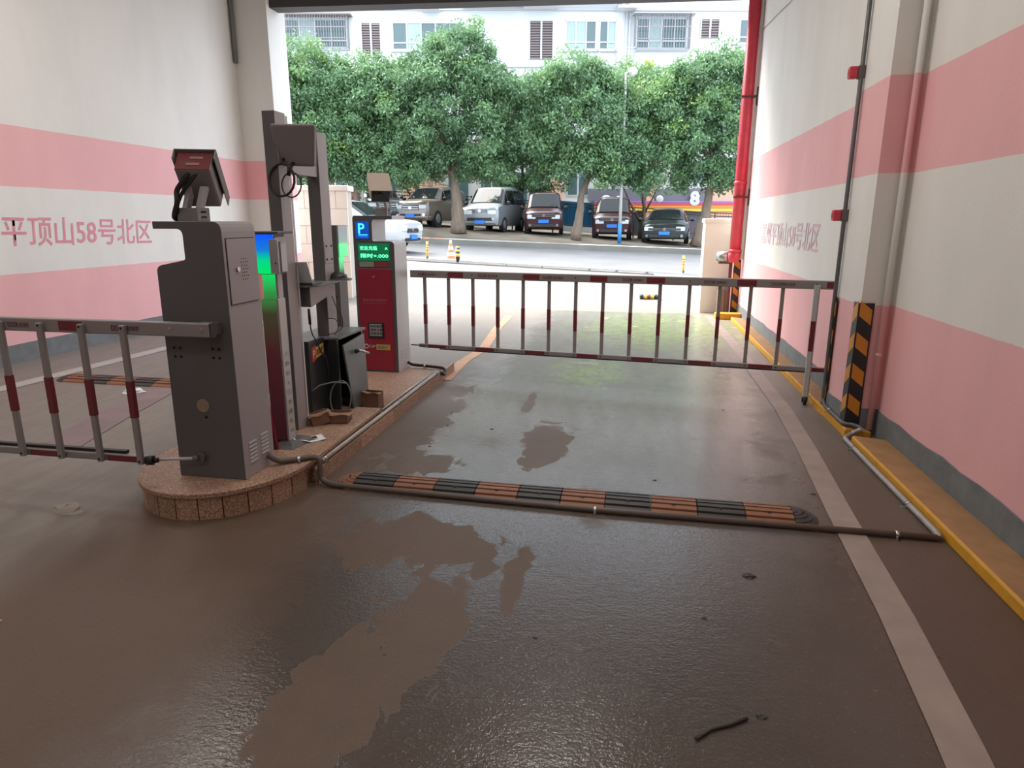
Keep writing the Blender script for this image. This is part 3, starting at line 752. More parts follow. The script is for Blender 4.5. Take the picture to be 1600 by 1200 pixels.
b = MB(); b.box(-2.188, -2.107, 3.684, 3.690, 1.083, 1.238); b.build('light_panel', M_glow, lc)
b = MB(); b.box(-2.232, -2.088, 3.672, 3.80, 1.236, 1.478); hd = b.build('head', M_boxdark, lc, bevel=0.003)
b = MB(); b.box(-2.230, -2.090, 3.664, 3.672, 1.240, 1.470); b.build('light_panel', M_glow, lc)
b = MB(); b.prism([(-2.236, 3.655), (-2.05, 3.655), (-2.05, 3.84), (-2.19, 3.84)], 'z', 1.474, 1.488); b.build('cap', M_boxdark, lc, bevel=0.003)
b = MB(); b.prism(rounded([(3.662, 1.248, .004), (3.79, 1.248, .004), (3.79, 1.455, .02), (3.662, 1.455, .02)]), 'x', -2.087, -2.075); sp_ = b.build('side_plate', M_silver, hd, bevel=0.001)
b = MB(); b.prism(rounded([(-2.098, 1.245, .004), (-2.044, 1.245, .004), (-2.044, 1.445, .015), (-2.098, 1.445, .015)]), 'y', 3.630, 3.645); sp_ = b.build('reader_plate', mat('pale_plate', (.46, .43, .42), .4), hd, bevel=0.002)
b = MB(); b.box(-2.088, -2.046, 3.645, 3.672, 1.25, 1.43); b.build('reader_back', M_black, hd)
b = MB(); b.cyl((-2.062, 3.627, 1.305), (-2.062, 3.631, 1.305), .004, 8); b.build('screw', M_hole, hd)
b = MB(); b.box(-2.104, -2.090, 3.685, 3.74, 1.085, 1.245); b.build('neck_edge', mat('pale_plate', (.46, .43, .42), .4), lc)
b = MB(); b.box(-2.101, -2.088, 3.668, 3.752, .19, 1.09); se = b.build('edge_strip', mat('brushed_edge', (.46, .45, .45), .35, metal=.3), lc, bevel=0.002)
for k, ch in enumerate('人脸出入口管理系统'):
    lettering('printed_name', ch, (-2.088, 3.690, .735 - k * .062), Y, Z, M_greyp, se, width=.042, height=.028, thick=.002)
b = MB(); b.hexa([(-2.14, 3.60, .155), (-2.035, 3.60, .155), (-1.99, 3.84, .155), (-2.14, 3.84, .155), (-2.15, 3.64, .19), (-2.06, 3.64, .19), (-2.03, 3.80, .19), (-2.14, 3.80, .19)]); b.build('base_plate', M_boxdark, lc, bevel=0.003)

lc2 = thing('light_column', 'slim pedestrian column with a green glow behind the gate frame', 'light column', (-2.36, 5.1, 0.095))
M_glow2 = light_panel('green_light_panel', [(.3, (.02, .012, .012)), (1.0, (.03, .03, .025)), (1.15, (.02, .09, .035)), (1.27, (.0, .52, .10)), (1.36, (.0, .45, .08)), (1.385, (.06, .12, .08)), (1.50, (.09, .09, .10))])
b = MB(); b.box(-2.43, -2.30, 5.0, 5.19, 1.265, 1.515); b.build('head', M_boxdark, lc2, bevel=0.004)
b = MB(); b.box(-2.300, -2.294, 5.02, 5.185, 1.268, 1.512); b.build('light_panel', M_glow2, lc2)
b = MB(); b.box(-2.42, -2.30, 5.0, 5.10, 1.12, 1.268); b.build('neck', M_boxdark, lc2)
b = MB(); b.box(-2.300, -2.296, 5.012, 5.095, 1.122, 1.266); b.build('light_panel', M_glow2, lc2)
b = MB(); b.box(-2.43, -2.30, 5.0, 5.155, .095, 1.122); b.build('shaft', M_boxdark, lc2, bevel=0.003)

# red-edged door panel leaning behind the grey cabinet
t = thing('loose_panel', 'dark red loose panel leaning between the grey cabinet and the light column', 'panel', (-2.3, 3.55, 0.155))
M_ = Matrix.Translation((-2.13, 3.60, .157)) @ Matrix.Rotation(R_(-7.5), 4, 'Y')
b = MB(); b.box(-.30, -.012, -.008, .008, 0, .64, M_); b.build('sheet', mat('panel_dark_side', (.035, .008, .012), .5), t)
b = MB(); b.box(-.012, 0, -.008, .008, 0, .64, M_); b.build('edge', M_red, t)

# ---------------------------------------------------------------- desk shelf, laptop, cap
t = thing('shelf_box', 'small grey shelf box bolted between the gate posts', 'shelf', (-2.18, 4.4, .97))
b = MB(); b.prism([(4.19, .975), (4.21, .975), (4.535, 1.035), (4.535, 1.112), (4.19, 1.112)], 'x', -2.30, -2.145); o = b.build('box', [M_boxdark, M_boxgrey], t, bevel=.003)
for p in o.data.polygons:
    if p.normal.x > .5: p.material_index = 1  # pale on the lit lane side, shade put into the other faces' colour
b = MB(); b.prism([(-2.34, 4.13), (-2.15, 4.13), (-2.10, 4.22), (-2.10, 4.80), (-2.34, 4.80)], 'z', 1.112, 1.124); b.build('top_plate', mat('shelf_top', (.13, .125, .12), .45), t, bevel=.003)
b = MB(); b.cyl((-2.146, 4.60, 1.0), (-2.142, 4.60, 1.0), .007, 8); b.build('bolt', M_hole, t)
t = thing('laptop', 'open laptop with a pale lid on the shelf box', 'laptop', (-2.24, 4.2, 1.124))
b = MB(); b.box(-2.33, -2.115, 4.175, 4.33, 1.125, 1.142); lb = b.build('base', M_bezel, t, bevel=.003)
b = MB(); b.box(-2.31, -2.135, 4.20, 4.29, 1.142, 1.144); b.build('keyboard', M_black, lb)
M_ = Matrix.Translation((-2.222, 4.18, 1.143)) @ Matrix.Rotation(R_(-24), 4, 'X').inverted()
b = MB(); b.box(-.108, .108, -.006, 0, 0, .155, M_); ld = b.build('lid', M_laptop, t, bevel=.002)
b = MB(); b.box(-.098, .098, .0, .001, .01, .145, M_); b.build('screen', M_lens, ld)
t = thing('cap', 'black rounded cap lying on the end of the shelf box', 'cap', (-2.17, 4.66, 1.124))
b = MB(); b.lathe([(0.075, 0), (.074, .012), (.066, .030), (.048, .045), (.024, .053), (0, .056)], (-2.165, 4.68, 1.1245), 20); b.build('crown', M_black, t)
b = MB(); b.lathe([(.072, 0), (.088, .002), (.090, .006), (.074, .008)], (-2.165, 4.68, 1.1242), 20); b.build('brim', M_greycab, t)

# ---------------------------------------------------------------- black cabinet on the island
cb = thing('control_cabinet', 'black control cabinet with its grey door ajar on the island', 'cabinet', (-2.3, 4.6, .155))
b = MB(); b.box(-2.46, -2.21, 4.235, 4.50, .155, .725); b.build('body', M_blackcab, cb, bevel=.004)
b = MB(); b.box(-2.46, -2.44, 4.50, 5.0, .097, .70); b.box(-2.44, -2.13, 4.98, 5.0, .097, .70); b.box(-2.44, -2.13, 4.50, 4.98, .097, .12); b.build('carcass', M_blackcab, cb)
b = MB(); b.box(-2.19, -2.12, 4.495, 4.515, .157, .695); b.box(-2.46, -2.19, 4.501, 4.512, .157, .69); b.build('door_jamb', M_blackcab, cb, bevel=.002)
b = MB(); b.prism([(-2.47, 4.47), (-2.185, 4.47), (-2.185, 4.49), (-2.115, 4.49), (-2.10, 4.50), (-2.10, 5.01), (-2.47, 5.01)], 'z', .695, .712); b.build('top_plate', mat('cabinet_top', (.12, .125, .12), .4), cb, bevel=.003)
b = MB(); b.hexa([(-2.05, 4.56, .158), (-2.035, 4.56, .158), (-2.075, 4.95, .1), (-2.09, 4.95, .1), (-2.085, 4.50, .655), (-2.07, 4.50, .655), (-2.095, 4.955, .672), (-2.11, 4.955, .672)]); dr = b.build('door', M_greycab, cb, bevel=.003)
b = MB(); b.cyl((-2.065, 4.70, .575), (-2.045, 4.70, .575), .018, 12); b.build('handle_rose', M_black, dr)
b = MB(); b.tube([(-2.045, 4.70, .575), (-2.025, 4.705, .58), (-2.012, 4.745, .565), (-2.0, 4.80, .545)], .010, 8); b.build('handle', M_steel, dr)
b = MB(); b.hexa([(-2.2095, 4.275, .565), (-2.2075, 4.275, .565), (-2.2075, 4.335, .580), (-2.2095, 4.335, .580), (-2.2095, 4.275, .665), (-2.2075, 4.275, .665), (-2.2075, 4.335, .68), (-2.2095, 4.335, .68)]); sk = b.build('red_label', M_redlabel, cb)
b = MB(); b.hexa([(-2.2095, 4.337, .585), (-2.2075, 4.337, .585), (-2.2075, 4.46, .605), (-2.2095, 4.46, .605), (-2.2095, 4.337, .665), (-2.2075, 4.337, .665), (-2.2075, 4.46, .68), (-2.2095, 4.46, .68)]); sk = b.build('yellow_label', M_gold, cb)
lettering('label_text', '起落杆', (-2.2075, 4.345, .605), (0, 1, .13), Z, M_dredp, cb, width=.105, height=.045, bold=.02, thick=.002)
lettering('label_text', 'P', (-2.2075, 4.29, .59), (0, 1, .13), Z, M_whitep, cb, width=.03, height=.06, thick=.002)
# loose leads
t = thing('power_lead', 'thin black lead hanging from the shelf box down to the black cabinet', 'cable', (-2.14, 4.2, .7))
b = MB(); b.tube(fillet([(-2.15, 4.165, .97), (-2.148, 4.16, .90), (-2.145, 4.17, .80), (-2.13, 4.20, .74), (-2.12, 4.24, .66), (-2.10, 4.28, .60), (-2.10, 4.30, .50), (-2.12, 4.30, .40)], .04), .0045, 6); b.build('wire', M_cable, t)
b = MB(); b.cyl((-2.15, 4.165, .965), (-2.147, 4.162, .86), .010, 10); b.build('adapter', M_cable, t)
t = thing('power_lead', 'thin black lead looping down behind the shelf box', 'cable', (-2.12, 4.5, .75))
b = MB(); b.tube(fillet([(-2.14, 4.51, 1.02), (-2.12, 4.53, .93), (-2.09, 4.56, .86), (-2.09, 4.56, .78), (-2.12, 4.50, .745), (-2.22, 4.46, .732)], .05), .003, 6); b.tube(fillet([(-2.19, 4.52, .85), (-2.14, 4.54, .85), (-2.11, 4.545, .80), (-2.13, 4.50, .735)], .04), .003, 6); b.build('wire', M_cable, t)
t = thing('cable_coil', 'grey coil of cable standing by the black cabinet', 'cable', (-2.05, 4.36, .157))
b = MB(); c0 = Vector((-2.055, 4.37, .30)); pts = [(-2.20, 4.22, .37), (-2.15, 4.25, .41), (-2.08, 4.32, .42), (-2.01, 4.38, .40)]
pts += [(c0.x + .082 * math.cos(R_(60 - 20 * i)), c0.y + .03 * math.sin(R_(60 - 20 * i)), c0.z + .125 * math.sin(R_(60 - 20 * i)) - .012) for i in range(0, 20)]
b.tube(pts, .0055, 7); b.build('loop', mat('dark_grey_cable', (.16, .16, .165), .5), t)

# ---------------------------------------------------------------- cardboard scraps, paper, litter
def carton(label, M, w, d, h, flap=0.5, name='cardboard_piece'):
    t = thing(name, label, 'cardboard', M.translation)
    th = .004
    b = MB(); b.box(-w / 2, w / 2, -d / 2, -d / 2 + th, 0, h, M); b.box(-w / 2, w / 2, d / 2 - th, d / 2, 0, h, M); b.box(-w / 2, -w / 2 + th, -d / 2, d / 2, 0, h, M); b.box(w / 2 - th, w / 2, -d / 2, d / 2, 0, h, M); b.box(-w / 2, w / 2, -d / 2, d / 2, 0, th, M)
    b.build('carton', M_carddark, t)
    F = M @ Matrix.Translation((0, -d / 2, h)) @ Matrix.Rotation(R_(-8), 4, 'X')
    n = 6; vs = []
    for i in range(n + 1):
        x = -w / 2 - .01 + (w + .03) * i / n; vs += [F @ Vector((x, -.012 + .006 * math.sin(i * 2.1), .003 + .006 * math.sin(i * 1.7))), F @ Vector((x, d * flap, .005 + .004 * math.cos(i)))]
    b = MB(); b.add(vs, [(2 * i, 2 * i + 2, 2 * i + 3, 2 * i + 1) for i in range(n)]); o = b.build('flap', M_card, t); sm = o.modifiers.new('t', 'SOLIDIFY'); sm.thickness = .004
    return t
carton('cardboard offcut tilted against the black cabinet', Matrix.Translation((-2.125, 4.17, .157)) @ Matrix.Rotation(R_(38), 4, 'Z') @ Matrix.Rotation(R_(-12), 4, 'Y'), .13, .12, .075, .9)
carton('flattened cardboard offcut with a raised flap in front of the coil', Matrix.Translation((-2.035, 4.24, .157)) @ Matrix.Rotation(R_(10), 4, 'Z'), .19, .14, .06, .85)
carton('dark cardboard box standing by the grey cabinet door', Matrix.Translation((-1.99, 4.80, .097)) @ Matrix.Rotation(R_(-6), 4, 'Z'), .15, .10, .135, .35)
t = thing('paper_sheet', 'white printed paper lying at the foot of the light column', 'paper', (-2.03, 3.8, .157))
M_ = Matrix.Translation((-2.03, 3.80, .162)) @ Matrix.Rotation(R_(42), 4, 'Z')
b = MB(); vs = [M_ @ Vector((-.10 + .20 * i / 4, sgn * .058, .004 * math.sin(i * 1.9) + .03 * (i < 2) * (2 - i) * .5)) for i in range(5) for sgn in (-1, 1)]
b.add(vs, [(2 * i, 2 * i + 1, 2 * i + 3, 2 * i + 2) for i in range(4)]); o = b.build('sheet', M_paper, t); sm = o.modifiers.new('t', 'SOLIDIFY'); sm.thickness = .002
b = MB(); b.box(.01, .055, -.025, .02, .006, .008, M_); b.build('foil_patch', M_steel, t)
def scrap(name, label, cat, c, r, seed, m, flat=.4, group=None):
    rr = random.Random(seed); b = MB(); vs = []; n, k = 9, 4
    prof = []
    for j in range(k + 1):
        for i in range(n):
            a = 2 * math.pi * i / n; e = math.pi * .5 * j / k; q = r * math.cos(e) * rr.uniform(.75, 1.25) if j < k else r * .02
            vs.append((c[0] + q * math.cos(a), c[1] + q * .7 * math.sin(a), c[2] + r * flat * math.sin(e) * rr.uniform(.7, 1.2) + .001))
    b.add(vs, [(j * n + i, j * n + (i + 1) % n, (j + 1) * n + (i + 1) % n, (j + 1) * n + i) for j in range(k) for i in range(n)]); b.add(vs[:n], [tuple(range(n - 1, -1, -1))])
    return tag(b.build(name, m, loc=c), label, cat, group)
scrap('crumpled_paper', 'crumpled white paper on the exit lane beyond the barrier', 'paper', (-4.48, 5.2, 0), .10, 1, M_paper)
scrap('crumpled_paper', 'crumpled grey paper near the camera on the exit lane', 'paper', (-2.99, 2.87, 0), .085, 2, mat('dirty_paper', (.36, .31, .27), .7))
for i, (lx, ly, lr) in enumerate(((.58, 2.82, .03), (.478, 1.92, .018), (1.105, 3.85, .016), (-1.0, 4.72, .014), (-1.35, 4.25, .012), (-1.42, 5.1, .012), (.35, 2.45, .012), (-.3, 2.2, .010), (.82, 5.6, .012), (-1.36, 4.75, .011), (.2, 3.9, .012))):
    lab = {0: 'wet dark leaf scrap in the middle of the wet lane', 1: 'small dark pebble low in the wet lane near the camera', 2: 'dark pebble on the worn lane line'}.get(i)
    scrap('pebble', lab or 'tiny dark pebble scattered on the wet lane', 'pebble', (lx, ly, 0), lr, 20 + i, M_rub_b, .35, None if lab else 'tiny pebbles on the wet lane')
b = MB(); pts = [(.26, 1.78), (.31, 1.83), (.37, 1.86), (.43, 1.90)]; b.tube([(x, y, .006) for x, y in pts], .006, 6); tag(b.build('twig', M_rub_b), 'short dark twig on the wet floor near the camera', 'twig')

# ---------------------------------------------------------------- conduits along the floor
def conduit(name, label, pts, r, m, clips=(), rad=.06, group=None, cm=None):
    t = thing(name, label, 'conduit', pts[0]); b = MB(); b.tube(fillet(pts, rad, 6), r, 10); b.build('pipe', m, t)
    for (c, ax) in clips:
        b = MB(); c = Vector(c); d = Vector(ax).normalized(); b.cyl(c - d * .009, c + d * .009, r + .003, 12)
        s_ = d.cross(Z).normalized(); b.add([c + s_ * q + d * e - Z * (r - .0005) for q, e in ((-r * 2.4, -.009), (r * 2.4, -.009), (r * 2.4, .009), (-r * 2.4, .009))], [(0, 1, 2, 3)])
        b.build('clip', cm or M_steel, t)
    return t
conduit('floor_conduit', 'brown conduit crossing the lane in front of the speed bump', [(-2.035, 3.32, .225), (-1.99, 3.35, .175), (-1.84, 3.47, .172), (-1.795, 3.475, .165), (-1.785, 3.46, .03), (-1.70, 3.435, .018), (-.137, 3.365, .018), (1.585, 3.345, .018)], .0165, M_conduit_d,
        [((-1.90, 3.42, .172), (1, .7, 0)), ((-.137, 3.365, .018), (1, -.04, 0)), ((1.38, 3.348, .018), (1, 0, 0))], .07)
conduit('floor_conduit', 'pale conduit running along the foot of the near yellow kerb', [(1.572, 3.335, .019), (1.585, 3.39, .019), (1.582, 4.4, .019), (1.585, 4.94, .019), (1.66, 5.0, .04), (1.70, 4.95, .09)], .017, M_conduit, [((1.583, 3.75, .019), (0, 1, 0)), ((1.583, 4.72, .019), (0, 1, 0))], .05)
conduit('floor_conduit', 'pale conduit rising along the pillar foot to the wall', [(1.71, 4.985, .085), (1.68, 5.07, .083), (1.615, 5.09, .083), (1.613, 5.30, .083), (1.614, 5.60, .085), (1.614, 5.66, .12), (1.614, 5.67, .9), (1.614, 5.67, 5.3)], .016, mat('grey_conduit', (.12, .115, .115), .45, metal=.3), [((1.614, 5.45, .084), (0, 1, 0))], .06)
conduit('floor_conduit', 'pale conduit laid along the ledge of the granite island', [(-1.825, 3.56, .113), (-1.825, 4.6, .112), (-1.825, 6.08, .112)], .016, M_conduit, [((-1.825, 3.60, .113), (0, 1, 0)), ((-1.825, 4.95, .112), (0, 1, 0)), ((-1.825, 6.0, .112), (0, 1, 0))], .05)
conduit('floor_conduit', 'thin conduit laid on the island beside the ledge conduit', [(-1.88, 4.72, .107), (-1.88, 5.4, .107), (-1.865, 6.16, .107)], .010, M_conduit, [], .05)
conduit('floor_conduit', 'black conduit curling from the red barrier cabinet over the island end', [(-2.205, 6.30, .15), (-2.16, 6.30, .125), (-1.90, 6.27, .118), (-1.80, 6.26, .11), (-1.782, 6.18, .06), (-1.80, 6.10, .10)], .015, M_cable, [((-2.02, 6.285, .12), (1, -.1, 0))], .05)

# ---------------------------------------------------------------- speed bumps
def bump_profile(w, h, n=6):
    pts = [(-w / 2, 0.0)]
    for i in range(n):
        q0 = -w / 2 + w * i / n; st = w / n
        f = lambda q: max(h * (1 - (2 * q / w) ** 2) ** .75, .012) if abs(2 * q / w) < 1 else .012
        a, c = q0 + st * .16, q0 + st * .80
        pts += [(a, f(a)), (c, f(c))]
        if i < n - 1: pts += [(c + st * .03, max(f(c) - .016, .003)), (q0 + st * 1.12, max(f(q0 + st * 1.12) - .016, .003))]
    return pts + [(w / 2, 0.0)]
def speed_bump(label, loc, rot, n, seg, w, h, first_dark, end_mats):
    t = thing('speed_bump', label, 'speed bump', loc, rot); prof = bump_profile(w, h); me = {}
    x = -n * seg / 2
    for i in range(n):
        m = M_rub_b if (i % 2 == 0) == first_dark else M_rub_o
        if m.name not in me:
            b = MB(); b.prism(prof, 'x', .003, seg - .003); s_ = b.build('segment', m, t, local=True); me[m.name] = s_.data
        else:
            s_ = bpy.data.objects.new('segment', me[m.name]); COL.objects.link(s_); s_.parent = t
        s_.location = (x + i * seg, 0, 0)
        b = MB(); b.cyl((seg / 2, -w * .17, h * .80), (seg / 2, -w * .17, h * .92), .014, 10); bo = b.build('bolt', M_hole, s_, local=True)
    for sg, m in ((-1, end_mats[0]), (1, end_mats[1])):
        pr = []; R0 = w / 2; k = 5
        for j in range(k):
            r0 = R0 * (1 - j / k); r1 = R0 * (1 - (j + .8) / k); hh = lambda r: h * (1 - (r / R0) ** 2) ** .75
            pr += [(r0 * .999, max(hh(r0) - .006, .002)), (r0 * .985, max(hh(r0), .006)), (r1, hh(r1))]
        pr = [(R0, 0)] + pr + [(0, h * .98)]
        b = MB(); b.lathe(pr, (0, 0, 0), 18, R_(90 if sg < 0 else -90), R_(270 if sg < 0 else 90), smooth=False); o = b.build('end_cap', m, t, local=True); o.location = (sg * n * seg / 2, 0, 0)
        b = MB(); b.cyl((sg * R0 * .35, -.01, h * .78), (sg * R0 * .35, -.01, h * .9), .014, 10); b.build('bolt', M_hole, o, local=True)
    return t
speed_bump('black and orange rubber speed bump across the wet lane', (-.335, 3.525, 0), R_(-1.1), 10, .249, .27, .045, True, (M_rub_o, M_rub_b))
speed_bump('black and orange rubber speed bump on the exit lane', (-4.35, 5.56, 0), R_(-1.0), 9, .25, .30, .045, False, (M_rub_b, M_rub_o))

# ---------------------------------------------------------------- corner guards
def guard(label, cx, cy, z0, z1, sx, sy, w=.085, wx=None):
    """L-shaped rubber guard on an outer corner; faces run along sx (x) and sy (y)"""
    t = thing('corner_guard', label, 'corner guard', (cx, cy, z0)); th = .007; wx = wx or w
    X0, X1 = sorted((cx - sx * .0, cx + sx * wx)); Y0, Y1 = sorted((cy, cy + sy * w))
    fy = cy - sy * th; fx = cx - sx * th
    b = MB(); b.box(X0 if sx > 0 else X0, X1, min(cy, fy), max(cy, fy), z0, z1); b.box(min(cx, fx), max(cx, fx), min(fy, Y0) if sy > 0 else Y0, Y1 if sy > 0 else max(fy, Y1), z0, z1)
    b.build('guard_body', M_hazblack, t)
    n = max(3, int((z1 - z0) / .19)); st = (z1 - z0) / n
    for i in range(n):
        za = z0 + i * st + st * .30; hz = st * .48; sl = .075
        b = MB(); yy = cy - sy * (th + .0012); xa, xb = cx + sx * .004, cx + sx * (wx - .012)
        b.hexa([(xa, yy, za + sl * .9), (xb, yy, za), (xb, yy + sy * .001, za), (xa, yy + sy * .001, za + sl * .9), (xa, yy, za + sl * .9 + hz), (xb, yy, za + hz), (xb, yy + sy * .001, za + hz), (xa, yy + sy * .001, za + sl * .9 + hz)]); b.build('stripe', M_hazyellow, t)
        b = MB(); xx = cx - sx * (th + .0012); ya, yb = cy + sy * .0, cy + sy * (w - .006)
        b.hexa([(xx, ya, za + sl * .9), (xx, yb, za), (xx + sx * .001, yb, za), (xx + sx * .001, ya, za + sl * .9), (xx, ya, za + sl * .9 + hz), (xx, yb, za + hz), (xx + sx * .001, yb, za + hz), (xx + sx * .001, ya, za + sl * .9 + hz)]); b.build('stripe', M_hazyellow, t)
    return t
guard('black and orange guard on the near corner of the pillar', 1.628, 5.11, .07, .985, 1, 1, .10)
guard('black and orange guard on the far corner of the pillar', 1.628, 5.725, .07, .965, 1, -1, .10)
guard('black and orange guard under the red fire pipe', 1.70, 11.69, .02, .93, 1, 1, .10)

# ---------------------------------------------------------------- fire pipe
fp = thing('fire_pipe', 'red fire main rising beside the driveway mouth', 'pipe', (1.665, 11.52, 1.0))
b = MB(); b.tube([(1.665, 11.52, 1.02), (1.665, 11.52, 3.0), (1.665, 11.52, 5.39)], .092, 20); b.build('riser', M_firered, fp)
b = MB(); b.tube(fillet([(1.665, 11.52, 1.06), (1.665, 11.52, .99), (1.60, 11.56, .985)], .06), .098, 16); b.build('elbow', M_firered, fp)
for z in (1.06, 2.13): 
    b = MB(); b.cyl((1.665, 11.52, z), (1.665, 11.52, z + .05), .105, 20); b.build('coupling', M_firered, fp)
for z in (1.92, 3.42):
    b = MB(); b.cyl((1.665, 11.52, z), (1.665, 11.52, z + .025), .101, 20); b.box(1.56, 1.80, 11.41, 11.44, z, z + .025); b.box(1.785, 1.80, 11.40, 11.46, z - .12, z + .14); b.build('clamp_bracket', M_bracket, fp)
t = thing('foil_pipe', 'foil wrapped pipe stub resting on a bracket below the fire pipe', 'pipe', (1.5, 11.6, .95))
b = MB(); b.tube([(1.58, 11.57, .985), (1.5, 11.62, .985), (1.42, 11.67, .99)], .085, 16, radii=[.08, .095, .085]); b.build('wrapped_stub', M_foil, t)
b = MB(); b.box(1.43, 1.62, 11.6, 11.66, .87, .895); b.box(1.60, 1.65, 11.58, 11.63, 0.0, .885); b.build('bracket', M_bracket, t)
conduit('wall_conduit', 'thin white pipe on the wall behind the fire pipe', [(1.772, 11.45, .95), (1.772, 11.45, 3.0), (1.772, 11.45, 5.38)], .018, mat('white_pvc', (.6, .58, .56), .4))

# ---------------------------------------------------------------- alarm boxes, wall conduits
for z, lab in ((2.63, 'red alarm sounder on the pillar, above the other one'), (1.60, 'red alarm button box on the pillar below the other one')):
    t = thing('alarm_box', lab, 'alarm', (1.60, 5.67, z))
    b = MB(); b.box(1.59, 1.638, 5.655, 5.715, z - .045, z + .045); b.build('backbox', mat('alarm_back', (.13, .10, .10), .5), t, bevel=.006)
    b = MB(); b.box(1.53, 1.59, 5.66, 5.725, z - .042, z + .042); b.build('cover', M_firered, t, bevel=.010)
    b = MB(); b.cyl((1.528, 5.692, z), (1.533, 5.692, z), .020, 14); b.build('lens', mat('alarm_lens', (.62, .03, .06), .15), t)
conduit('wall_conduit', 'ochre painted pipe in the corner beside the pillar', [(1.795, 5.085, .05), (1.795, 5.085, 2.0), (1.79, 5.085, 5.38)], .021, M_wall_r, [((1.795, 5.085, .62), (0, 0, 1))], cm=M_wall_r)
conduit('wall_conduit', 'dark drain pipe stub ending high in the exit wall corner', [(-6.655, 10.97, 5.38), (-6.655, 10.97, 4.7), (-6.655, 10.97, 4.10)], .034, mat('grey_drain', (.16, .17, .165), .4))
b = MB(); pts = [(1.795, 8.6, 4.0 + .35), (1.79, 9.3, 4.17), (1.79, 10.3, 4.27), (1.785, 11.43, 4.36)]; b.tube(fillet(pts, .3), .006, 6); tag(b.build('wall_wire', M_cable_w), 'thin slack wire crossing the wall to the fire pipe', 'wire')

# ---------------------------------------------------------------- boxes by the driveway mouth
t = thing('cardboard_box', 'brown cardboard box standing at the driveway mouth under the fire pipe', 'box', (1.55, 11.75, 0))
b = MB(); b.box(1.47, 1.64, 11.68, 11.86, 0, .405); b.build('carton', mat('brown_carton', (.26, .15, .11), .8), t, bevel=.004)
b = MB(); b.box(1.545, 1.565, 11.678, 11.862, .02, .407); b.build('tape', mat('tape', (.33, .22, .15), .4), t)
t = thing('crate', 'small grey crate stacked on the cardboard box', 'crate', (1.56, 11.77, .406))
b = MB(); b.box(1.50, 1.645, 11.70, 11.84, .408, .57); b.build('body', mat('crate_grey', (.27, .25, .23), .7), t, bevel=.006)
b = MB(); b.box(1.495, 1.65, 11.695, 11.845, .555, .575); b.build('rim', mat('crate_grey', (.27, .25, .23), .7), t, bevel=.003)
# ================================================================= outside
def gz_out(u, w):
    """height of the ground outside (street axes): the apron climbs to the road, the whole street falls to the right"""
    u = max(-13.0, min(10.5, u))
    zr = 0.28 - 0.053 * u; zk = 0.53 - 0.0356 * u; zp = 1.04 - 0.062 * u
    if w < 13.0: return -0.012
    if w < 20.0: t = (w - 13) / 7; return -0.012 * (1 - t) + zr * (t * t * .4 + t * .6)
    if w < 27.0: t = (w - 20) / 7; return zr + (zk - zr) * t
    if w < 29.0: t = (w - 27) / 2; return (zk + .2) + (zp - zk - .2) * t
    return zp + .02 * (w - 29)
def patch(name, w0, w1, u0, u1, nw, nu, m, label, lift=0.0):
    b = MB(); vs = []
    for j in range(nw + 1):
        w = w0 + (w1 - w0) * j / nw; ww = min(max(w, w0 + 1e-4), w1 - 1e-4)
        for i in range(nu + 1):
            u = u0 + (u1 - u0) * i / nu; vs.append(UW(u, w, gz_out(u, ww) + lift))
    k = nu + 1
    b.add(vs, [(j * k + i, j * k + i + 1, (j + 1) * k + i + 1, (j + 1) * k + i) for j in range(nw) for i in range(nu)], True)
    return tag(b.build(name, m, fixn=False), label, kind='structure')
def ground_mat(name, c0, c1, rough, damp=False):
    m = mat(name, c0, rough); t = NT(m); P, x, y, z = t.pos()
    n = t.noise(P, .8, 6, .4); n2 = t.noise(P, 30, 3); c = t.mix(t.smooth(n, .3, .7), c0, c1)
    if damp:   # damp tide mark where the apron meets the driveway
        k = t.smooth(t.math('ADD', y, t.math('MULTIPLY', t.noise(P, 1.2, 5, .5), 2.2)), 13.9, 13.1)
        c = t.mix(t.math('MULTIPLY', k, .75), c, (.20, .17, .13))
        ln = t.noise(t.stretch(P, (.25, 3.0, 1)), 1.0, 5); c = t.mix(t.math('MULTIPLY', t.smooth(ln, .56, .66), .22), c, (.25, .23, .20))
    t.link(c, t.p.inputs['Base Color'])
    b = t.node('ShaderNodeBump'); b.inputs['Strength'].default_value = .3; b.inputs['Distance'].default_value = .01; t.link(n2, b.inputs['Height']); t.link(b.outputs[0], t.p.inputs['Normal'])
    return m
M_apron = ground_mat('apron_concrete', (.125, .122, .115), (.155, .151, .142), .55, True)
M_road = ground_mat('road_concrete', (.118, .118, .122), (.142, .142, .147), .7)
M_soil = ground_mat('parking_soil', (.10, .08, .058), (.17, .145, .11), .9)
M_kerbst = ground_mat('kerb_stone', (.115, .11, .092), (.15, .143, .12), .8)
patch('trim_2', 10.0, 20.0, -9.5, 12, 30, 22, M_apron, 'pale concrete apron climbing to the street')
patch('trim_3', 20.0, 27.0, -13, 12, 10, 22, M_road, 'grey street surface')
patch('trim_4', 27.25, 39.0, -15, 14, 12, 24, M_soil, 'earth parking strip under the trees')
# street kerb
b = MB(); vs = []
n = 26
for i in range(n + 1):
    u = -13 + 25 * i / n; a = 0.53 - .0356 * max(-13, min(10.5, u)); vs += [UW(u, 26.98, a - .03), UW(u, 27.0, a + .19), UW(u, 27.3, a + .205), UW(u, 27.3, a - .03)]
b.add(vs, [(4 * i + k, 4 * i + (k + 1) % 4, 4 * i + 4 + (k + 1) % 4, 4 * i + 4 + k) for i in range(n) for k in range(4)])
tag(b.build('trim_5', M_kerbst), 'pale stone street kerb below the parked vehicles', kind='structure')
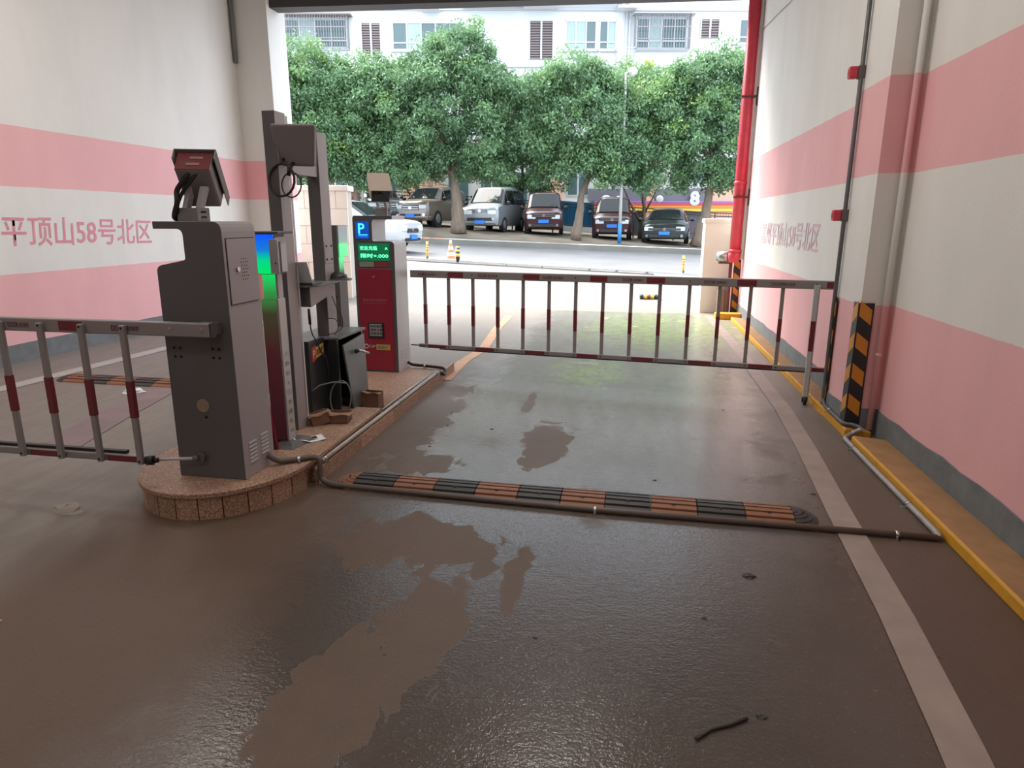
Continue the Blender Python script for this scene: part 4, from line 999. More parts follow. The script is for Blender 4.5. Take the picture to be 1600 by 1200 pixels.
# low upstand between apron and street
b = MB(); vs = []
for i in range(n + 1):
    u = -9.5 + 21 * i / n; a = gz_out(u, 20.0); vs += [UW(u, 19.85, a - .05), UW(u, 19.85, a + .055), UW(u, 20.08, a + .065), UW(u, 20.08, a - .05)]
b.add(vs, [(4 * i + k, 4 * i + (k + 1) % 4, 4 * i + 4 + (k + 1) % 4, 4 * i + 4 + k) for i in range(n) for k in range(4)])
tag(b.build('trim_6', mat('upstand_concrete', (.40, .39, .37), .7, noise=.2, nscale=4)), 'low concrete upstand along the near side of the street', kind='structure')
b = MB(); pts = [UW(-4 + i * .35, 19.75 - .03 * i + .02 * math.sin(i * 2.3), gz_out(-4 + i * .35, 19.6) + .02) for i in range(24)]
b.tube(pts, .018, 6); tag(b.build('ground_hose', M_conduit_d, loc=pts[0]), 'thin dark hose lying along the street upstand', 'hose')

# ---------------------------------------------------------------- bollards, cone, studs
def bollard(u, w, label, lean=0.0, h=.56, r=.032):
    p = UW(u, w, gz_out(u, w)); t = thing('bollard', label, 'bollard', p, STREET)
    M_ = Matrix.Rotation(lean, 4, 'Y')
    b = MB(); b.cyl(M_ @ Vector((0, 0, .10)), M_ @ Vector((0, 0, h)), r, 12); bo = b.build('post', M_bol, t, local=True)
    b = MB(); b.cyl((0, 0, 0), M_ @ Vector((0, 0, .11)), r * 1.25, 12); b.build('base', M_black, t, local=True)
    for k in range(3):
        z = h * (.52 + .13 * k); b = MB(); b.cyl(M_ @ Vector((0, 0, z)), M_ @ Vector((0, 0, z + .03)), r * 1.03, 12); b.build('band', M_redlabel, t, local=True)
M_bol = mat('bollard_yellow', (.68, .42, .03), .5)
bollard(-2.53, 19.9, 'thin yellow bollard on the street edge nearest the red barrier cabinet', .03)
bollard(5.10, 19.9, 'thin yellow bollard on the street edge near the pale stone wall', -.02)
u, w = -1.62, 19.9; p = UW(u, w, gz_out(u, w)); t = thing('bollard', 'short yellow and black bollard beside the traffic cone', 'bollard', p)
b = MB(); b.cyl((p.x, p.y, p.z), (p.x, p.y, p.z + .43), .062, 14); bo = b.build('post', M_hazblack, t)
for z0, z1 in ((.17, .25), (.31, .37)):
    b = MB(); b.cyl((p.x, p.y, p.z + z0), (p.x, p.y, p.z + z1), .064, 14); b.build('band', M_bol, t)
b = MB(); b.lathe([(.062, .43), (.05, .455), (0, .465)], p, 14); b.build('cap', M_bol, t)
p = UW(-1.86, 20.3, gz_out(-1.86, 20.3)); t = thing('traffic_cone', 'faded orange and white traffic cone on the street edge', 'traffic cone', p)
b = MB(); b.box(p.x - .19, p.x + .19, p.y - .19, p.y + .19, p.z, p.z + .06); b.build('base', mat('cone_base', (.33, .30, .28), .7), t, bevel=.02)
M_cone = mat('cone_orange', (.55, .17, .06), .6, noise=.2, nscale=20); M_conew = mat('cone_band', (.55, .52, .5), .5)
zs = [.06, .14, .24, .32, .42, .50, .60]; rad = lambda z: .135 - .105 * (z - .06) / .54
for i in range(6):
    b = MB(); b.cyl((p.x, p.y, p.z + zs[i]), (p.x, p.y, p.z + zs[i + 1]), rad(zs[i]), 18, rad(zs[i + 1]), caps=(i == 5)); b.build('band' if i % 2 else 'shell', M_conew if i % 2 else M_cone, t)
for i, u in enumerate((-.2, .85, 2.25, 3.05, 3.95)):
    p = UW(u, 19.6, gz_out(u, 19.6)); b = MB(); b.lathe([(.06, 0), (.055, .03), (.03, .05), (0, .055)], p, 10)
    tag(b.build('bollard_stub', M_black, loc=p), ('leftmost', 'second from the left', 'middle', 'fourth from the left', 'rightmost')[i] + ' of the five dark round bollard stubs on the street edge', 'stub', 'removed bollard stubs on the street edge')
p = UW(2.84, 13.6, 0); t = thing('wheel_stop', 'fallen yellow and black bollard lying on the apron', 'bollard', p, STREET - .05)
zc = gz_out(2.84, 13.6) + .052
for i in range(6):
    b = MB(); xa = -.21 + i * .07; b.cyl((xa, 0, zc), (xa + .07, 0, zc), .05, 14); b.build('band', (M_hazblack, M_bol, mat('maroon_band', (.16, .05, .05), .5), M_bol, M_hazblack, M_hazblack)[i] if i not in (3,) else M_bol, t, local=True)

# ---------------------------------------------------------------- flanking stone walls outside
M_tile = mat('cream_stone_tile', (.86, .82, .74), .55, noise=.10, nscale=3)
M_cap = mat('stone_cap', (.80, .77, .70), .55)
wo = thing('wall_flank', 'cream tiled wall outside the driveway mouth on the exit side', None, UW(-4.4, 13.5)); wo['kind'] = 'structure'
b = MB(); b.prism([tuple(UW(u, w)[:2]) for u, w in ((-6.9, 13.52), (-3.27, 13.52), (-3.27, 13.9), (-6.9, 13.9))], 'z', -.05, 2.12); b.build('core', mat('mortar', (.42, .38, .32), .8), wo)
hz = [0, .37, .74, 1.10, 1.45, 1.78, 2.12]
for r in range(6):
    us = [-6.9 + .62 * k + (.31 if r % 2 else 0) for k in range(-1, 7)]
    for k in range(len(us) - 1):
        a, c = max(us[k], -6.9), min(us[k + 1], -3.26)
        if c - a < .08: continue
        b = MB(); b.prism([tuple(UW(q, w)[:2]) for q, w in ((a + .004, 13.50), (c - .004, 13.50), (c - .004, 13.53), (a + .004, 13.53))], 'z', hz[r] + .004, hz[r + 1] - .004); b.build('tile', M_tile, wo)
b = MB(); b.prism([tuple(UW(u, w)[:2]) for u, w in ((-6.95, 13.46), (-3.23, 13.46), (-3.23, 13.95), (-6.95, 13.95))], 'z', 2.12, 2.22); b.build('cap', M_cap, wo, bevel=.01)
wo = thing('wall_stone', 'pale stone wall outside the driveway mouth beside the fire pipe', None, (1.3, 12.1, 0)); wo['kind'] = 'structure'
b = MB(); b.prism([(1.215, 12.02), (2.6, 12.22), (2.6, 12.6), (1.215, 12.42)], 'z', -.05, 1.53); b.build('core', mat('pale_stone', (.84, .81, .72), .6, noise=.08, nscale=2.5), wo)
b = MB(); b.prism([(1.195, 12.0), (2.62, 12.19), (2.62, 12.63), (1.195, 12.45)], 'z', 1.53, 1.60); b.build('cap', M_cap, wo, bevel=.008)

# ---------------------------------------------------------------- street lamp
p = UW(4.44, 28.0, gz_out(4.44, 28.0)); sl = thing('street_lamp', 'tall pale lamp post with a blue foot among the parked vehicles', 'lamp', p)
b = MB(); b.tube([p + Z * .8, p + Z * 4, p + Z * 6.55], .06, 12, radii=[.065, .055, .045]); b.build('pole', mat('lamp_pole', (.55, .55, .53), .5), sl)
b = MB(); b.cyl(p, p + Z * .82, .08, 14); b.build('blue_foot', mat('lamp_blue', (.03, .20, .50), .5), sl)
b = MB(); c = p + Vector((.25, .04, 6.55)); b.lathe([(.20, 0), (.19, .08), (.13, .16), (0, .20)], c, 18); b.build('lamp_hood', mat('lamp_hood', (.55, .56, .58), .4), sl)
b = MB(); b.lathe([(.09, -.16), (.17, -.04), (.19, 0)], c, 18); b.lathe([(0, -.17), (.09, -.16)], c, 18); b.build('diffuser', mat('lamp_diffuser', (.6, .6, .58), .4), sl)
b = MB(); b.tube([p + Z * 6.45, p + Vector((.12, .02, 6.62)), c + Z * .05], .03, 8); b.build('arm', mat('lamp_pole', (.5, .5, .5), .5), sl)

# ---------------------------------------------------------------- vehicles
M_glass = mat('car_glass', (.012, .016, .018), .06, spec=.2)
M_tyre = mat('tyre', (.012, .012, .013), .75)
M_hubm = mat('alloy', (.32, .33, .34), .35, metal=.7)
M_plate = mat('blue_plate', (.02, .17, .62), .45)
M_lampg = mat('headlamp', (.62, .66, .68), .12, spec=.7)
M_chrome = mat('chrome_trim', (.6, .6, .6), .2, metal=1)
M_grille = mat('grille_black', (.015, .015, .017), .5)
def lerp(a, b, t): return a + (b - a) * t
def vehicle(name, label, cat, loc, heading, paint, rings, kind, wheel_r=.31, axles=(1.35, -1.30), bumper=None, grille=(.5, .16, .78), low_grille=(.55, .12, .42), lamp=(.16, .09), plate_z=.52, group=None, grille_m=None, rails=False):
    """x forward. rings: (x, z_bottom, z_belt, z_top, half_bottom, half_belt, half_top)"""
    t = thing(name, label, cat, loc, heading, group)
    def ring(r):
        x, zb, zl, zt, wb, wl, wt = r
        h = [(wb * .93, zb), (wb, zb + .12), (wl, lerp(zb, zl, .6)), (wl * .985, zl), (wt, max(zt - .07, zl + .002)), (wt - .09, zt), (wt * .45, zt + .018)]
        return [Vector((x, -a, z)) for a, z in h] + [Vector((x, 0, zt + .022))] + [Vector((x, a, z)) for a, z in reversed(h)]
    RG = [ring(r) for r in rings]; k = 15
    b = MB(); vs = [v for r in RG for v in r]; fs = []
    for i in range(len(RG) - 1):
        for j in range(k): fs.append((i * k + j, i * k + (j + 1) % k, (i + 1) * k + (j + 1) % k, (i + 1) * k + j))
    b.add(vs, fs, True); b.add(RG[0], [tuple(range(k))], False); b.add(RG[-1], [tuple(range(k - 1, -1, -1))], False)
    body = b.build('body', paint, t, local=True)
    for p_ in body.data.polygons: p_.use_smooth = True
    body.data.set_sharp_from_angle(angle=R_(38))
    def glass(nm, i, pa, pb, ta, tb, ja, jb, off, m=M_glass, par=None):
        """patch on the loft between rings i,i+1, spanning points pa..pb"""
        b = MB(); n = 6; g = []
        for q in range(2):
            tt = ta if q == 0 else tb
            for s_ in range(n + 1):
                f = lerp(pa + ja, pb - jb, s_ / n); j0 = min(int(f), k - 2); fr = f - j0
                A_ = RG[i][j0].lerp(RG[i][j0 + 1], fr); B_ = RG[i + 1][j0].lerp(RG[i + 1][j0 + 1], fr); g.append(A_.lerp(B_, tt) + Vector(off))
        b.add(g, [(s_, s_ + 1, n + 1 + s_ + 1, n + 1 + s_) for s_ in range(n)])
        o = b.build(nm, m, t if par is None else par, local=True); return o
    ci = {'van': 2, 'car': 2, 'suv': 2}[kind]
    glass('windshield', ci, 4, 10, .07, .93, .25, .25, (.022, 0, .014))
    nw = len(rings) - 2
    for i in range(ci + 1, nw):
        if rings[i][3] - rings[i][2] < .2 or rings[i + 1][3] - rings[i + 1][2] < .2: continue
        for sd, (pa, pb) in ((-1, (3, 4)), (1, (10, 11))):
            glass('side_window', i, pa, pb, .04, .96, .10, .06, (0, sd * .012, 0))
    for sd in (-1, 1):   # quarter light ahead of the first pillar
        r2, r3 = RG[ci], RG[ci + 1]; jb, jt = (3, 4) if sd < 0 else (11, 10)
        p0 = r2[jb].lerp(r3[jb], .35); p1 = r2[jb].lerp(r3[jb], .94); p2 = r3[jt].lerp(r2[jt], .07); o_ = Vector((0, sd * .012, .02))
        b = MB(); b.add([p0 + o_, p1 + o_, p2 + Vector((0, sd * .012, -.02))], [(0, 1, 2)]); b.build('side_window', M_glass, t, local=True)
    # wheels
    W = rings[len(rings) // 2][5]
    for ax in axles:
        for sd in (-1, 1):
            y0 = sd * (W - .17); y1 = sd * (W + .012)
            b = MB(); b.cyl((ax, y0, wheel_r), (ax, y1, wheel_r), wheel_r, 20); wh = b.build('wheel', M_tyre, t, local=True)
            b = MB(); b.cyl((ax, y1, wheel_r), (ax, y1 + sd * .012, wheel_r), wheel_r * .62, 10, wheel_r * .5); b.build('hub', M_hubm, wh, local=True)
            b = MB(); b.lathe([(wheel_r + .07, 0), (wheel_r + .005, 0), (wheel_r + .005, .012), (wheel_r + .07, .012)], (ax, sd * (W + .004), wheel_r + .01), 16, R_(0) if sd < 0 else R_(180), R_(180) if sd < 0 else R_(360), M=Matrix.Rotation(R_(90) if True else 0, 3, 'X')); b.build('wheel_arch', M_grille, t, local=True)
    # face
    f0 = rings[0]; xf = f0[0]; fw = f0[5]
    def facebox(nm, m, y0, y1, z0, z1, d=.03, xx=None, bev=.01, par=None):
        b = MB(); x_ = xf if xx is None else xx; b.box(x_ - .06, x_ + d, y0, y1, z0, z1); return b.build(nm, m, par or t, local=True, bevel=bev)
    gw, gh, gzc = grille
    gr = facebox('grille', grille_m or M_grille, -gw, gw, gzc - gh / 2, gzc + gh / 2)
    for q in (-.25, .25): facebox('grille_bar', M_chrome, -gw * .95, gw * .95, gzc + gh * q - .008, gzc + gh * q + .008, .038, par=gr, bev=0)
    b = MB(); b.cyl((xf + .03, 0, gzc), (xf + .046, 0, gzc), .07, 14); b.build('badge', M_chrome, gr, local=True)
    lw, lh, ly = low_grille
    facebox('lower_grille', M_grille, -lw, lw, ly - lh / 2, ly + lh / 2, .028)
    a, h = lamp
    for sd in (-1, 1):
        yo = sd * fw; yi = sd * (fw - a * 2.3)
        b = MB(); zc = f0[2] - h * 1.1
        b.hexa([(xf - .12, yo * 1.04, zc - h * .8), (xf + .02, yi, zc - h), (xf + .02, yi, zc - h * .98), (xf - .12, yo * 1.04, zc - h * .78), (xf - .16, yo * 1.05, zc + h), (xf + .015, yi, zc + h * .7), (xf - .05, yi, zc + h * .75), (xf - .2, yo * .9, zc + h)]) if False else b.box(xf - .14, xf + .022, min(yi, yo), max(yi, yo), zc - h, zc + h)
        b.build('headlamp', M_lampg, t, local=True, bevel=.035)
        b = MB(); b.cyl((xf - .02, sd * (fw - .12), ly + .01), (xf + .032, sd * (fw - .12), ly + .01), .06, 12); b.build('fog_lamp', M_chrome, t, local=True)
        cw = rings[ci]; b = MB(); b.sphere((cw[0] - .25, sd * (cw[5] + .14), cw[2] + .10), .06, .10, .085, 10, 6); b.box(cw[0] - .27, cw[0] - .22, min(sd * cw[5] * .95, sd * (cw[5] + .12)), max(sd * cw[5] * .95, sd * (cw[5] + .12)), cw[2] + .05, cw[2] + .08); b.build('mirror', M_grille if kind != 'car' else paint, t, local=True)
    if bumper:
        b = MB(); b.prism(rounded([(xf - .25, -fw - .10, .0), (xf + .06, -fw + .02, .1), (xf + .06, fw - .02, .1), (xf - .25, fw + .10, .0)]), 'z', f0[1] + .02, ly - lh / 2 - .01); b.build('bumper', bumper, t, local=True, bevel=.02)
    facebox('number_plate', M_plate, -.22, .22, plate_z - .07, plate_z + .07, .07, bev=.004)
    if rails:
        for sd in (-1, 1):
            zt = rings[4][3]; b = MB(); y_ = sd * (rings[4][6] - .1); b.tube([(rings[3][0] - .1, y_, zt + .02), (rings[3][0] - .25, y_, zt + .07), (rings[5][0] + .3, y_, zt + .07), (rings[5][0] + .1, y_, zt + .02)], .02, 8); b.build('roof_rail', M_chrome, t, local=True)
    return t
def paint(name, c, metal=.3): return mat(name, c, .28, metal=metal, coat=.4)
def S(r, sx=1, sy=1, sz=1): return [(a * sx, b * sz, c * sz, d * sz, e * sy, f * sy, g * sy) for a, b, c, d, e, f, g in r]
VAN = [(2.15, .36, .86, .90, .70, .72, .62), (2.05, .26, .96, .99, .80, .82, .72), (1.42, .22, 1.06, 1.12, .83, .84, .75), (.72, .22, 1.08, 1.78, .84, .85, .67), (-.25, .22, 1.08, 1.86, .84, .85, .68), (-1.2, .22, 1.08, 1.85, .84, .85, .67), (-2.0, .24, 1.06, 1.80, .83, .84, .65), (-2.15, .34, 1.0, 1.55, .76, .78, .6)]
SUV = [(2.25, .38, .92, .97, .76, .80, .72), (2.15, .28, 1.02, 1.06, .86, .90, .82), (1.15, .25, 1.10, 1.15, .90, .91, .80), (.42, .25, 1.12, 1.66, .91, .92, .70), (-.4, .25, 1.12, 1.74, .91, .92, .71), (-1.3, .25, 1.12, 1.72, .91, .92, .70), (-2.1, .27, 1.10, 1.62, .89, .90, .66), (-2.3, .38, 1.0, 1.3, .8, .84, .6)]
CAR = [(2.32, .34, .72, .76, .74, .78, .66), (2.20, .22, .80, .84, .86, .88, .76), (1.05, .18, .90, .96, .90, .91, .76), (.25, .18, .93, 1.40, .90, .91, .62), (-.45, .18, .93, 1.46, .90, .91, .64), (-1.2, .18, .93, 1.38, .90, .91, .62), (-1.95, .20, .94, 1.02, .88, .90, .70), (-2.35, .32, .90, .94, .80, .82, .62)]
toward = STREET - math.pi / 2      # parked nose to the street
def park(u, w, yaw=0.0, dz=0.0):
    p = UW(u, w, gz_out(u, w - 1.0) + dz); return p, toward + yaw
P, H = park(-.75, 31.0, R_(-17)); vehicle('van', 'silver van with a yellow charm behind the windshield', 'van', P, H, paint('silver_paint', (.27, .295, .305)), S(VAN, 1.02, 1.0, 1.04), 'van', bumper=None, grille=(.30, .11, .86), low_grille=(.56, .12, .52), plate_z=.40, grille_m=M_grille)
P, H = park(-3.65, 31.6, R_(-20)); vehicle('car', 'dark brown off-roader with a beige nose left of the thick tree trunk', 'car', P, H, paint('brown_paint', (.20, .165, .135)), S(SUV, 1, .96, 1.02), 'suv', bumper=mat('beige_bumper', (.42, .37, .31), .45), grille=(.42, .18, .80), low_grille=(.5, .1, .5), rails=True, plate_z=.48, wheel_r=.35)
P, H = park(1.48, 31.2, R_(-4)); vehicle('van', 'red-black van parked left of the leaning tree trunk', 'van', P, H, paint('maroon_paint', (.055, .018, .021)), S(VAN, 1, .98, 1.0), 'van', grille=(.5, .15, .82), low_grille=(.58, .14, .40), plate_z=.57)
P, H = park(4.60, 31.2, R_(-9)); vehicle('van', 'dark maroon van parked behind the lamp post', 'van', P, H, paint('plum_paint', (.05, .018, .022)), S(VAN, 1, .99, .99), 'van', grille=(.55, .13, .84), low_grille=(.5, .14, .38), plate_z=.58)
P, H = park(6.90, 30.3, R_(-15)); vehicle('car', 'dark green-black sedan parked nearest the pale stone wall', 'car', P, H, paint('dark_sedan_paint', (.018, .026, .026)), S(CAR, 1, 1.06, 1.02), 'car', grille=(.66, .10, .62), low_grille=(.62, .12, .34), plate_z=.46, wheel_r=.33)
P, H = park(-6.3, 31.6, R_(22)); vehicle('car', 'dark green car parked behind the camera on the red barrier cabinet', 'car', P, H, paint('dark_green_paint', (.03, .05, .045)), S(SUV, 1, .96, .93), 'suv', grille=(.4, .16, .74), plate_z=.48)
pw = UW(-5.45, 22.6, gz_out(-5.45, 22.6)); vehicle('car', 'white car on the street beyond the red barrier cabinet', 'car', pw, STREET - R_(17), paint('white_paint', (.40, .42, .44), .0), S(CAR, 1, .98, 1.10), 'car', grille=(.40, .13, .62), low_grille=(.5, .1, .34), plate_z=.42, wheel_r=.33)
b = MB(); 
# yellow charm in the silver van
pv, hv = park(-.75, 31.0, R_(-17)); Mv = Matrix.Translation(pv) @ Matrix.Rotation(hv, 4, 'Z')
b.sphere(Mv @ Vector((1.36, .05, 1.27)), .06, .06, .06, 10, 6); b.cyl(Mv @ Vector((1.36, .05, 1.27)), Mv @ Vector((1.2, .05, 1.5)), .006, 6)
tag(b.build('charm', mat('charm_yellow', (.75, .42, .08), .5), loc=Mv @ Vector((1.36, .05, 1.27))), 'round yellow charm hanging at the silver van windshield', 'charm')

# ---------------------------------------------------------------- railing behind the vehicles
fw_ = 33.6
rl = thing('railing', 'black metal railing behind the parked vehicles', 'railing', UW(0, fw_, gz_out(0, fw_)))
u0, u1 = -12.0, 12.0; na = 24
for zz in (.15, 1.05, 1.2):
    b = MB(); b.tube([UW(u0 + (u1 - u0) * i / na, fw_, gz_out(u0 + (u1 - u0) * i / na, fw_) + zz + .25) for i in range(na + 1)], .022, 6); b.build('rail', M_black, rl)
for i in range(13):
    u = u0 + 2 * i; b = MB(); p = UW(u, fw_, gz_out(u, fw_)); b.cyl(p, p + Z * 1.5, .035, 8); b.build('post', M_black, rl)
b = MB()
for i in range(int((u1 - u0) / .14)):
    u = u0 + .14 * i; p = UW(u, fw_, gz_out(u, fw_)); b.cyl(p + Z * .4, p + Z * 1.45, .009, 4, caps=False)
b.build('balusters', M_black, rl)['kind'] = 'stuff'
b = MB(); vs = []
for i in range(7): u = 2.3 + .30 * i; p = UW(u, 34.1 + .06 * (i % 2), gz_out(u, 34)); vs += [p + Z * .35, p + Z * 1.55]
b.add(vs, [(2 * i, 2 * i + 2, 2 * i + 3, 2 * i + 1) for i in range(6)]); o = b.build('tarpaulin', mat('blue_sheet', (.03, .25, .5), .5), loc=UW(3.2, 34.1, gz_out(3.2, 34))); sm = o.modifiers.new('t', 'SOLIDIFY'); sm.thickness = .02
tag(o, 'blue corrugated sheet behind the railing', 'sheet')
b = MB(); vs = []
for i in range(9): u = -8.4 + .28 * i; p = UW(u, 34.1 + .05 * (i % 2), gz_out(u, 34)); vs += [p + Z * .4, p + Z * 1.35]
b.add(vs, [(2 * i, 2 * i + 2, 2 * i + 3, 2 * i + 1) for i in range(8)]); o = b.build('tarpaulin', mat('red_sheet', (.45, .09, .08), .5), loc=UW(-7.3, 34.1, gz_out(-7.3, 34))); sm = o.modifiers.new('t', 'SOLIDIFY'); sm.thickness = .02
tag(o, 'red corrugated sheet behind the railing above the white car', 'sheet')
# ---------------------------------------------------------------- shop building and apartment block
M_white = mat('apartment_render', (.54, .555, .57), .7, noise=.06, nscale=.5)
M_white2 = mat('apartment_ledge', (.40, .41, .42), .7)
M_pane = mat('apartment_pane', (.07, .115, .12), .08, spec=.6)
M_curt = mat('curtain', (.30, .38, .38), .8)
M_frame = mat('window_frame', (.50, .50, .50), .4)
M_louv = mat('louvre_brown', (.20, .155, .145), .6)
M_bar = mat('security_bar', (.22, .21, .21), .4, metal=.2)
M_peach = mat('peach_render', (.62, .33, .22), .7, noise=.1, nscale=2)
BW = 42.0
ap = thing('apartment_block', 'white apartment block with barred windows behind the trees', 'building', UW(0, BW, 0))
def ubox(b, u0, u1, w0, w1, z0, z1): return b.hexa([UW(u0, w0, z0), UW(u1, w0, z0), UW(u1, w1, z0), UW(u0, w1, z0), UW(u0, w0, z1), UW(u1, w0, z1), UW(u1, w1, z1), UW(u0, w1, z1)])
b = MB(); ubox(b, -26, 26, BW, BW + 6, .5, 19); b.build('wall', M_white, ap)
for z in (4.3, 7.3, 10.3, 13.3, 16.3):
    b = MB(); ubox(b, -26, 26, BW - .12, BW, z, z + .16); b.build('ledge', M_white2, ap)
def window(u0, u1, z0, z1, cols=3, sill=True, curtain=None):
    b = MB(); f = .07
    ubox(b, u0, u1, BW - .06, BW, z0, z0 + f); ubox(b, u0, u1, BW - .06, BW, z1 - f, z1); ubox(b, u0, u0 + f, BW - .06, BW, z0, z1); ubox(b, u1 - f, u1, BW - .06, BW, z0, z1)
    zm = z0 + (z1 - z0) * .24; ubox(b, u0, u1, BW - .055, BW, zm, zm + f)
    for i in range(1, cols): q = u0 + (u1 - u0) * i / cols; ubox(b, q - f / 2, q + f / 2, BW - .055, BW, z0, z1)
    w = b.build('window', M_frame, ap)
    for i in range(cols):
        a = u0 + (u1 - u0) * i / cols; c = u0 + (u1 - u0) * (i + 1) / cols
        b = MB(); ubox(b, a + .03, c - .03, BW - .02, BW + .01, z0 + .03, z1 - .03); b.build('pane', M_curt if curtain and i in curtain else M_pane, w)
    if sill: b = MB(); ubox(b, u0 - .1, u1 + .1, BW - .14, BW, z0 - .1, z0); b.build('sill', M_white2, w)
    return w
def barred(u0, u1, z0, z1):
    w = window(u0 + .1, u1 - .1, z0, z1 - .1, 4, True, (1,)); d = .5
    b = MB()
    n = int((u1 - u0) / .15)
    for i in range(n + 1):
        q = u0 + (u1 - u0) * i / n; b.cyl(UW(q, BW - d, z0 - .1), UW(q, BW - d, z1), .02, 4, caps=False)
    for zz in (z0 - .1, z0 + .45, (z0 + z1) / 2 + .2, z1): ubox(b, u0, u1, BW - d - .02, BW - d + .02, zz - .02, zz + .02)
    for sd in (u0, u1):
        for i in range(4): b.cyl(UW(sd, BW - d * i / 4, z0 - .1), UW(sd, BW - d * i / 4, z1), .02, 4, caps=False)
    g = b.build('security_grille', M_bar, w); g['kind'] = 'stuff'
    b = MB(); ubox(b, u0 - .15, u1 + .25, BW - d - .1, BW, z1, z1 + .06); b.build('canopy', M_louv if u0 < -9 else M_white2, w)
def louvre(u0, u1, z0, z1):
    b = MB(); ubox(b, u0, u1, BW - .02, BW + .01, z0, z1); l = b.build('louvre_panel', mat('louvre_gap', (.12, .10, .10), .7), ap)
    n = int((z1 - z0) / .13)
    for i in range(n):
        z = z0 + (z1 - z0) * i / n; b = MB(); b.hexa([UW(u0, BW - .10, z), UW(u1, BW - .10, z), UW(u1, BW - .08, z), UW(u0, BW - .08, z), UW(u0, BW - .04, z + .085), UW(u1, BW - .04, z + .085), UW(u1, BW - .02, z + .085), UW(u0, BW - .02, z + .085)]); b.build('slat', M_louv, l)
    m_ = (u0 + u1) / 2; b = MB(); ubox(b, m_ - .05, m_ + .05, BW - .12, BW, z0, z1); ubox(b, u0 - .06, u0, BW - .11, BW, z0, z1); ubox(b, u1, u1 + .06, BW - .11, BW, z0, z1); b.build('post', M_frame, l)
for k, dz in enumerate((0, 3.0, -3.0, -6.0)):
    window(3.05, 4.85, 11.25 + dz, 12.8 + dz, 3, True, (0, 1)); window(5.0, 6.0, 11.25 + dz, 12.8 + dz, 2, True, (1,))
    window(-7.0, -2.8, 11.2 + dz, 12.7 + dz, 5, True, (1,)); window(13.1, 15.0, 11.6 + dz, 12.9 + dz, 2)
    louvre(1.0, 2.3, 10.75 + dz, 12.78 + dz); louvre(10.9, 11.9, 11.9 + dz, 12.9 + dz) if k < 2 else None; louvre(-8.75, -7.7, 10.8 + dz, 12.66 + dz)
    barred(7.05, 10.2, 11.3 + dz, 13.05 + dz); barred(-13.4, -9.5, 11.3 + dz, 12.95 + dz)
b = MB(); ubox(b, -.9, 5.9, BW - 1.0, BW, 13.9, 14.1); b.build('balcony_slab', M_white2, ap)
b = MB(); ubox(b, -2.9, .4, BW - 1.0, BW, 13.45, 13.6); b.build('balcony_slab', M_white2, ap)
for (a, c, z0, z1) in ((5.95, 7.0, 13.35, 14.4), (5.95, 7.0, 10.3, 11.2), (.6, 2.6, 13.45, 14.4), (-5.2, -4.2, 13.3, 14.3)):
    rl2 = MB(); ubox(rl2, a, c, BW - .9, BW, z0 - .1, z0)
    for i in range(5): z = z0 + (z1 - z0) * (i + 1) / 5; ubox(rl2, a, c, BW - .92, BW - .88, z - .03, z); ubox(rl2, a, a + .03, BW - .9, BW, z - .03, z); ubox(rl2, c - .03, c, BW - .9, BW, z - .03, z)
    rl2.build('equipment_ledge', M_frame, ap)
for (a, z) in ((.9, 13.5), (6.2, 13.4)):
    b = MB(); ubox(b, a, a + .85, BW - .55, BW - .15, z, z + .6); ac = b.build('air_conditioner', mat('ac_white', (.62, .62, .6), .5), ap, bevel=.03)
    b = MB(); c = UW(a + .3, BW - .56, z + .3); b.cyl(c, c - SF * .02, .22, 16); b.build('fan_guard', mat('ac_grey', (.3, .3, .31), .5), ac)
for u in (6.55, 6.75):
    b = MB(); b.cyl(UW(u, BW - .12, 2), UW(u, BW - .12, 14.2), .05, 8); b.build('drain_pipe', M_frame, ap)

sh = thing('shop_row', 'low peach shop row with striped fascia and a large white 8', 'building', UW(0, 38, 0))
SW = 38.0
b = MB(); ubox(b, -20, 20, SW, SW + 3.8, .3, 4.6); b.build('wall', mat('shop_wall', (.52, .50, .47), .7, noise=.12, nscale=.6), sh)
for (a, c) in ((-11.2, -10.2), (-6.0, -4.6), (-4.35, -3.9), (2.0, 2.75), (11.0, 13.5), (7.4, 7.8)):
    b = MB(); ubox(b, a, c, SW - .25, SW, .3, 4.9); b.build('pier', M_peach, sh)
for z, c, h in ((2.10, (.66, .42, .04), .16), (2.28, (.62, .20, .03), .14), (2.44, (.55, .06, .05), .10), (2.56, (.28, .12, .42), .09)):
    b = MB(); ubox(b, 4.5, 13.5, SW - .35, SW, z, z + h); b.build('fascia_band', mat('fascia_%d' % int(z * 100), c, .5), sh)
b = MB(); ubox(b, 4.2, 13.5, SW - .15, SW, 2.66, 3.3); b.build('sign_board', mat('sign_grey', (.13, .125, .14), .6), sh)
lettering('sign_letter', '8', UW(9.75, SW - .36, 2.40), SR, Z, M_frame, sh, width=.55, height=.78, bold=.06, thick=.02)
for (a, z, w_) in ((5.15, 2.55, .55), (5.85, 2.52, .45), (8.1, 2.55, .4)):
    b = MB(); c = UW(a, SW - .36, z + .2); b.sphere(c, w_ * .5, .04, .2, 12, 6); b.build('sign_emblem', M_frame, sh)
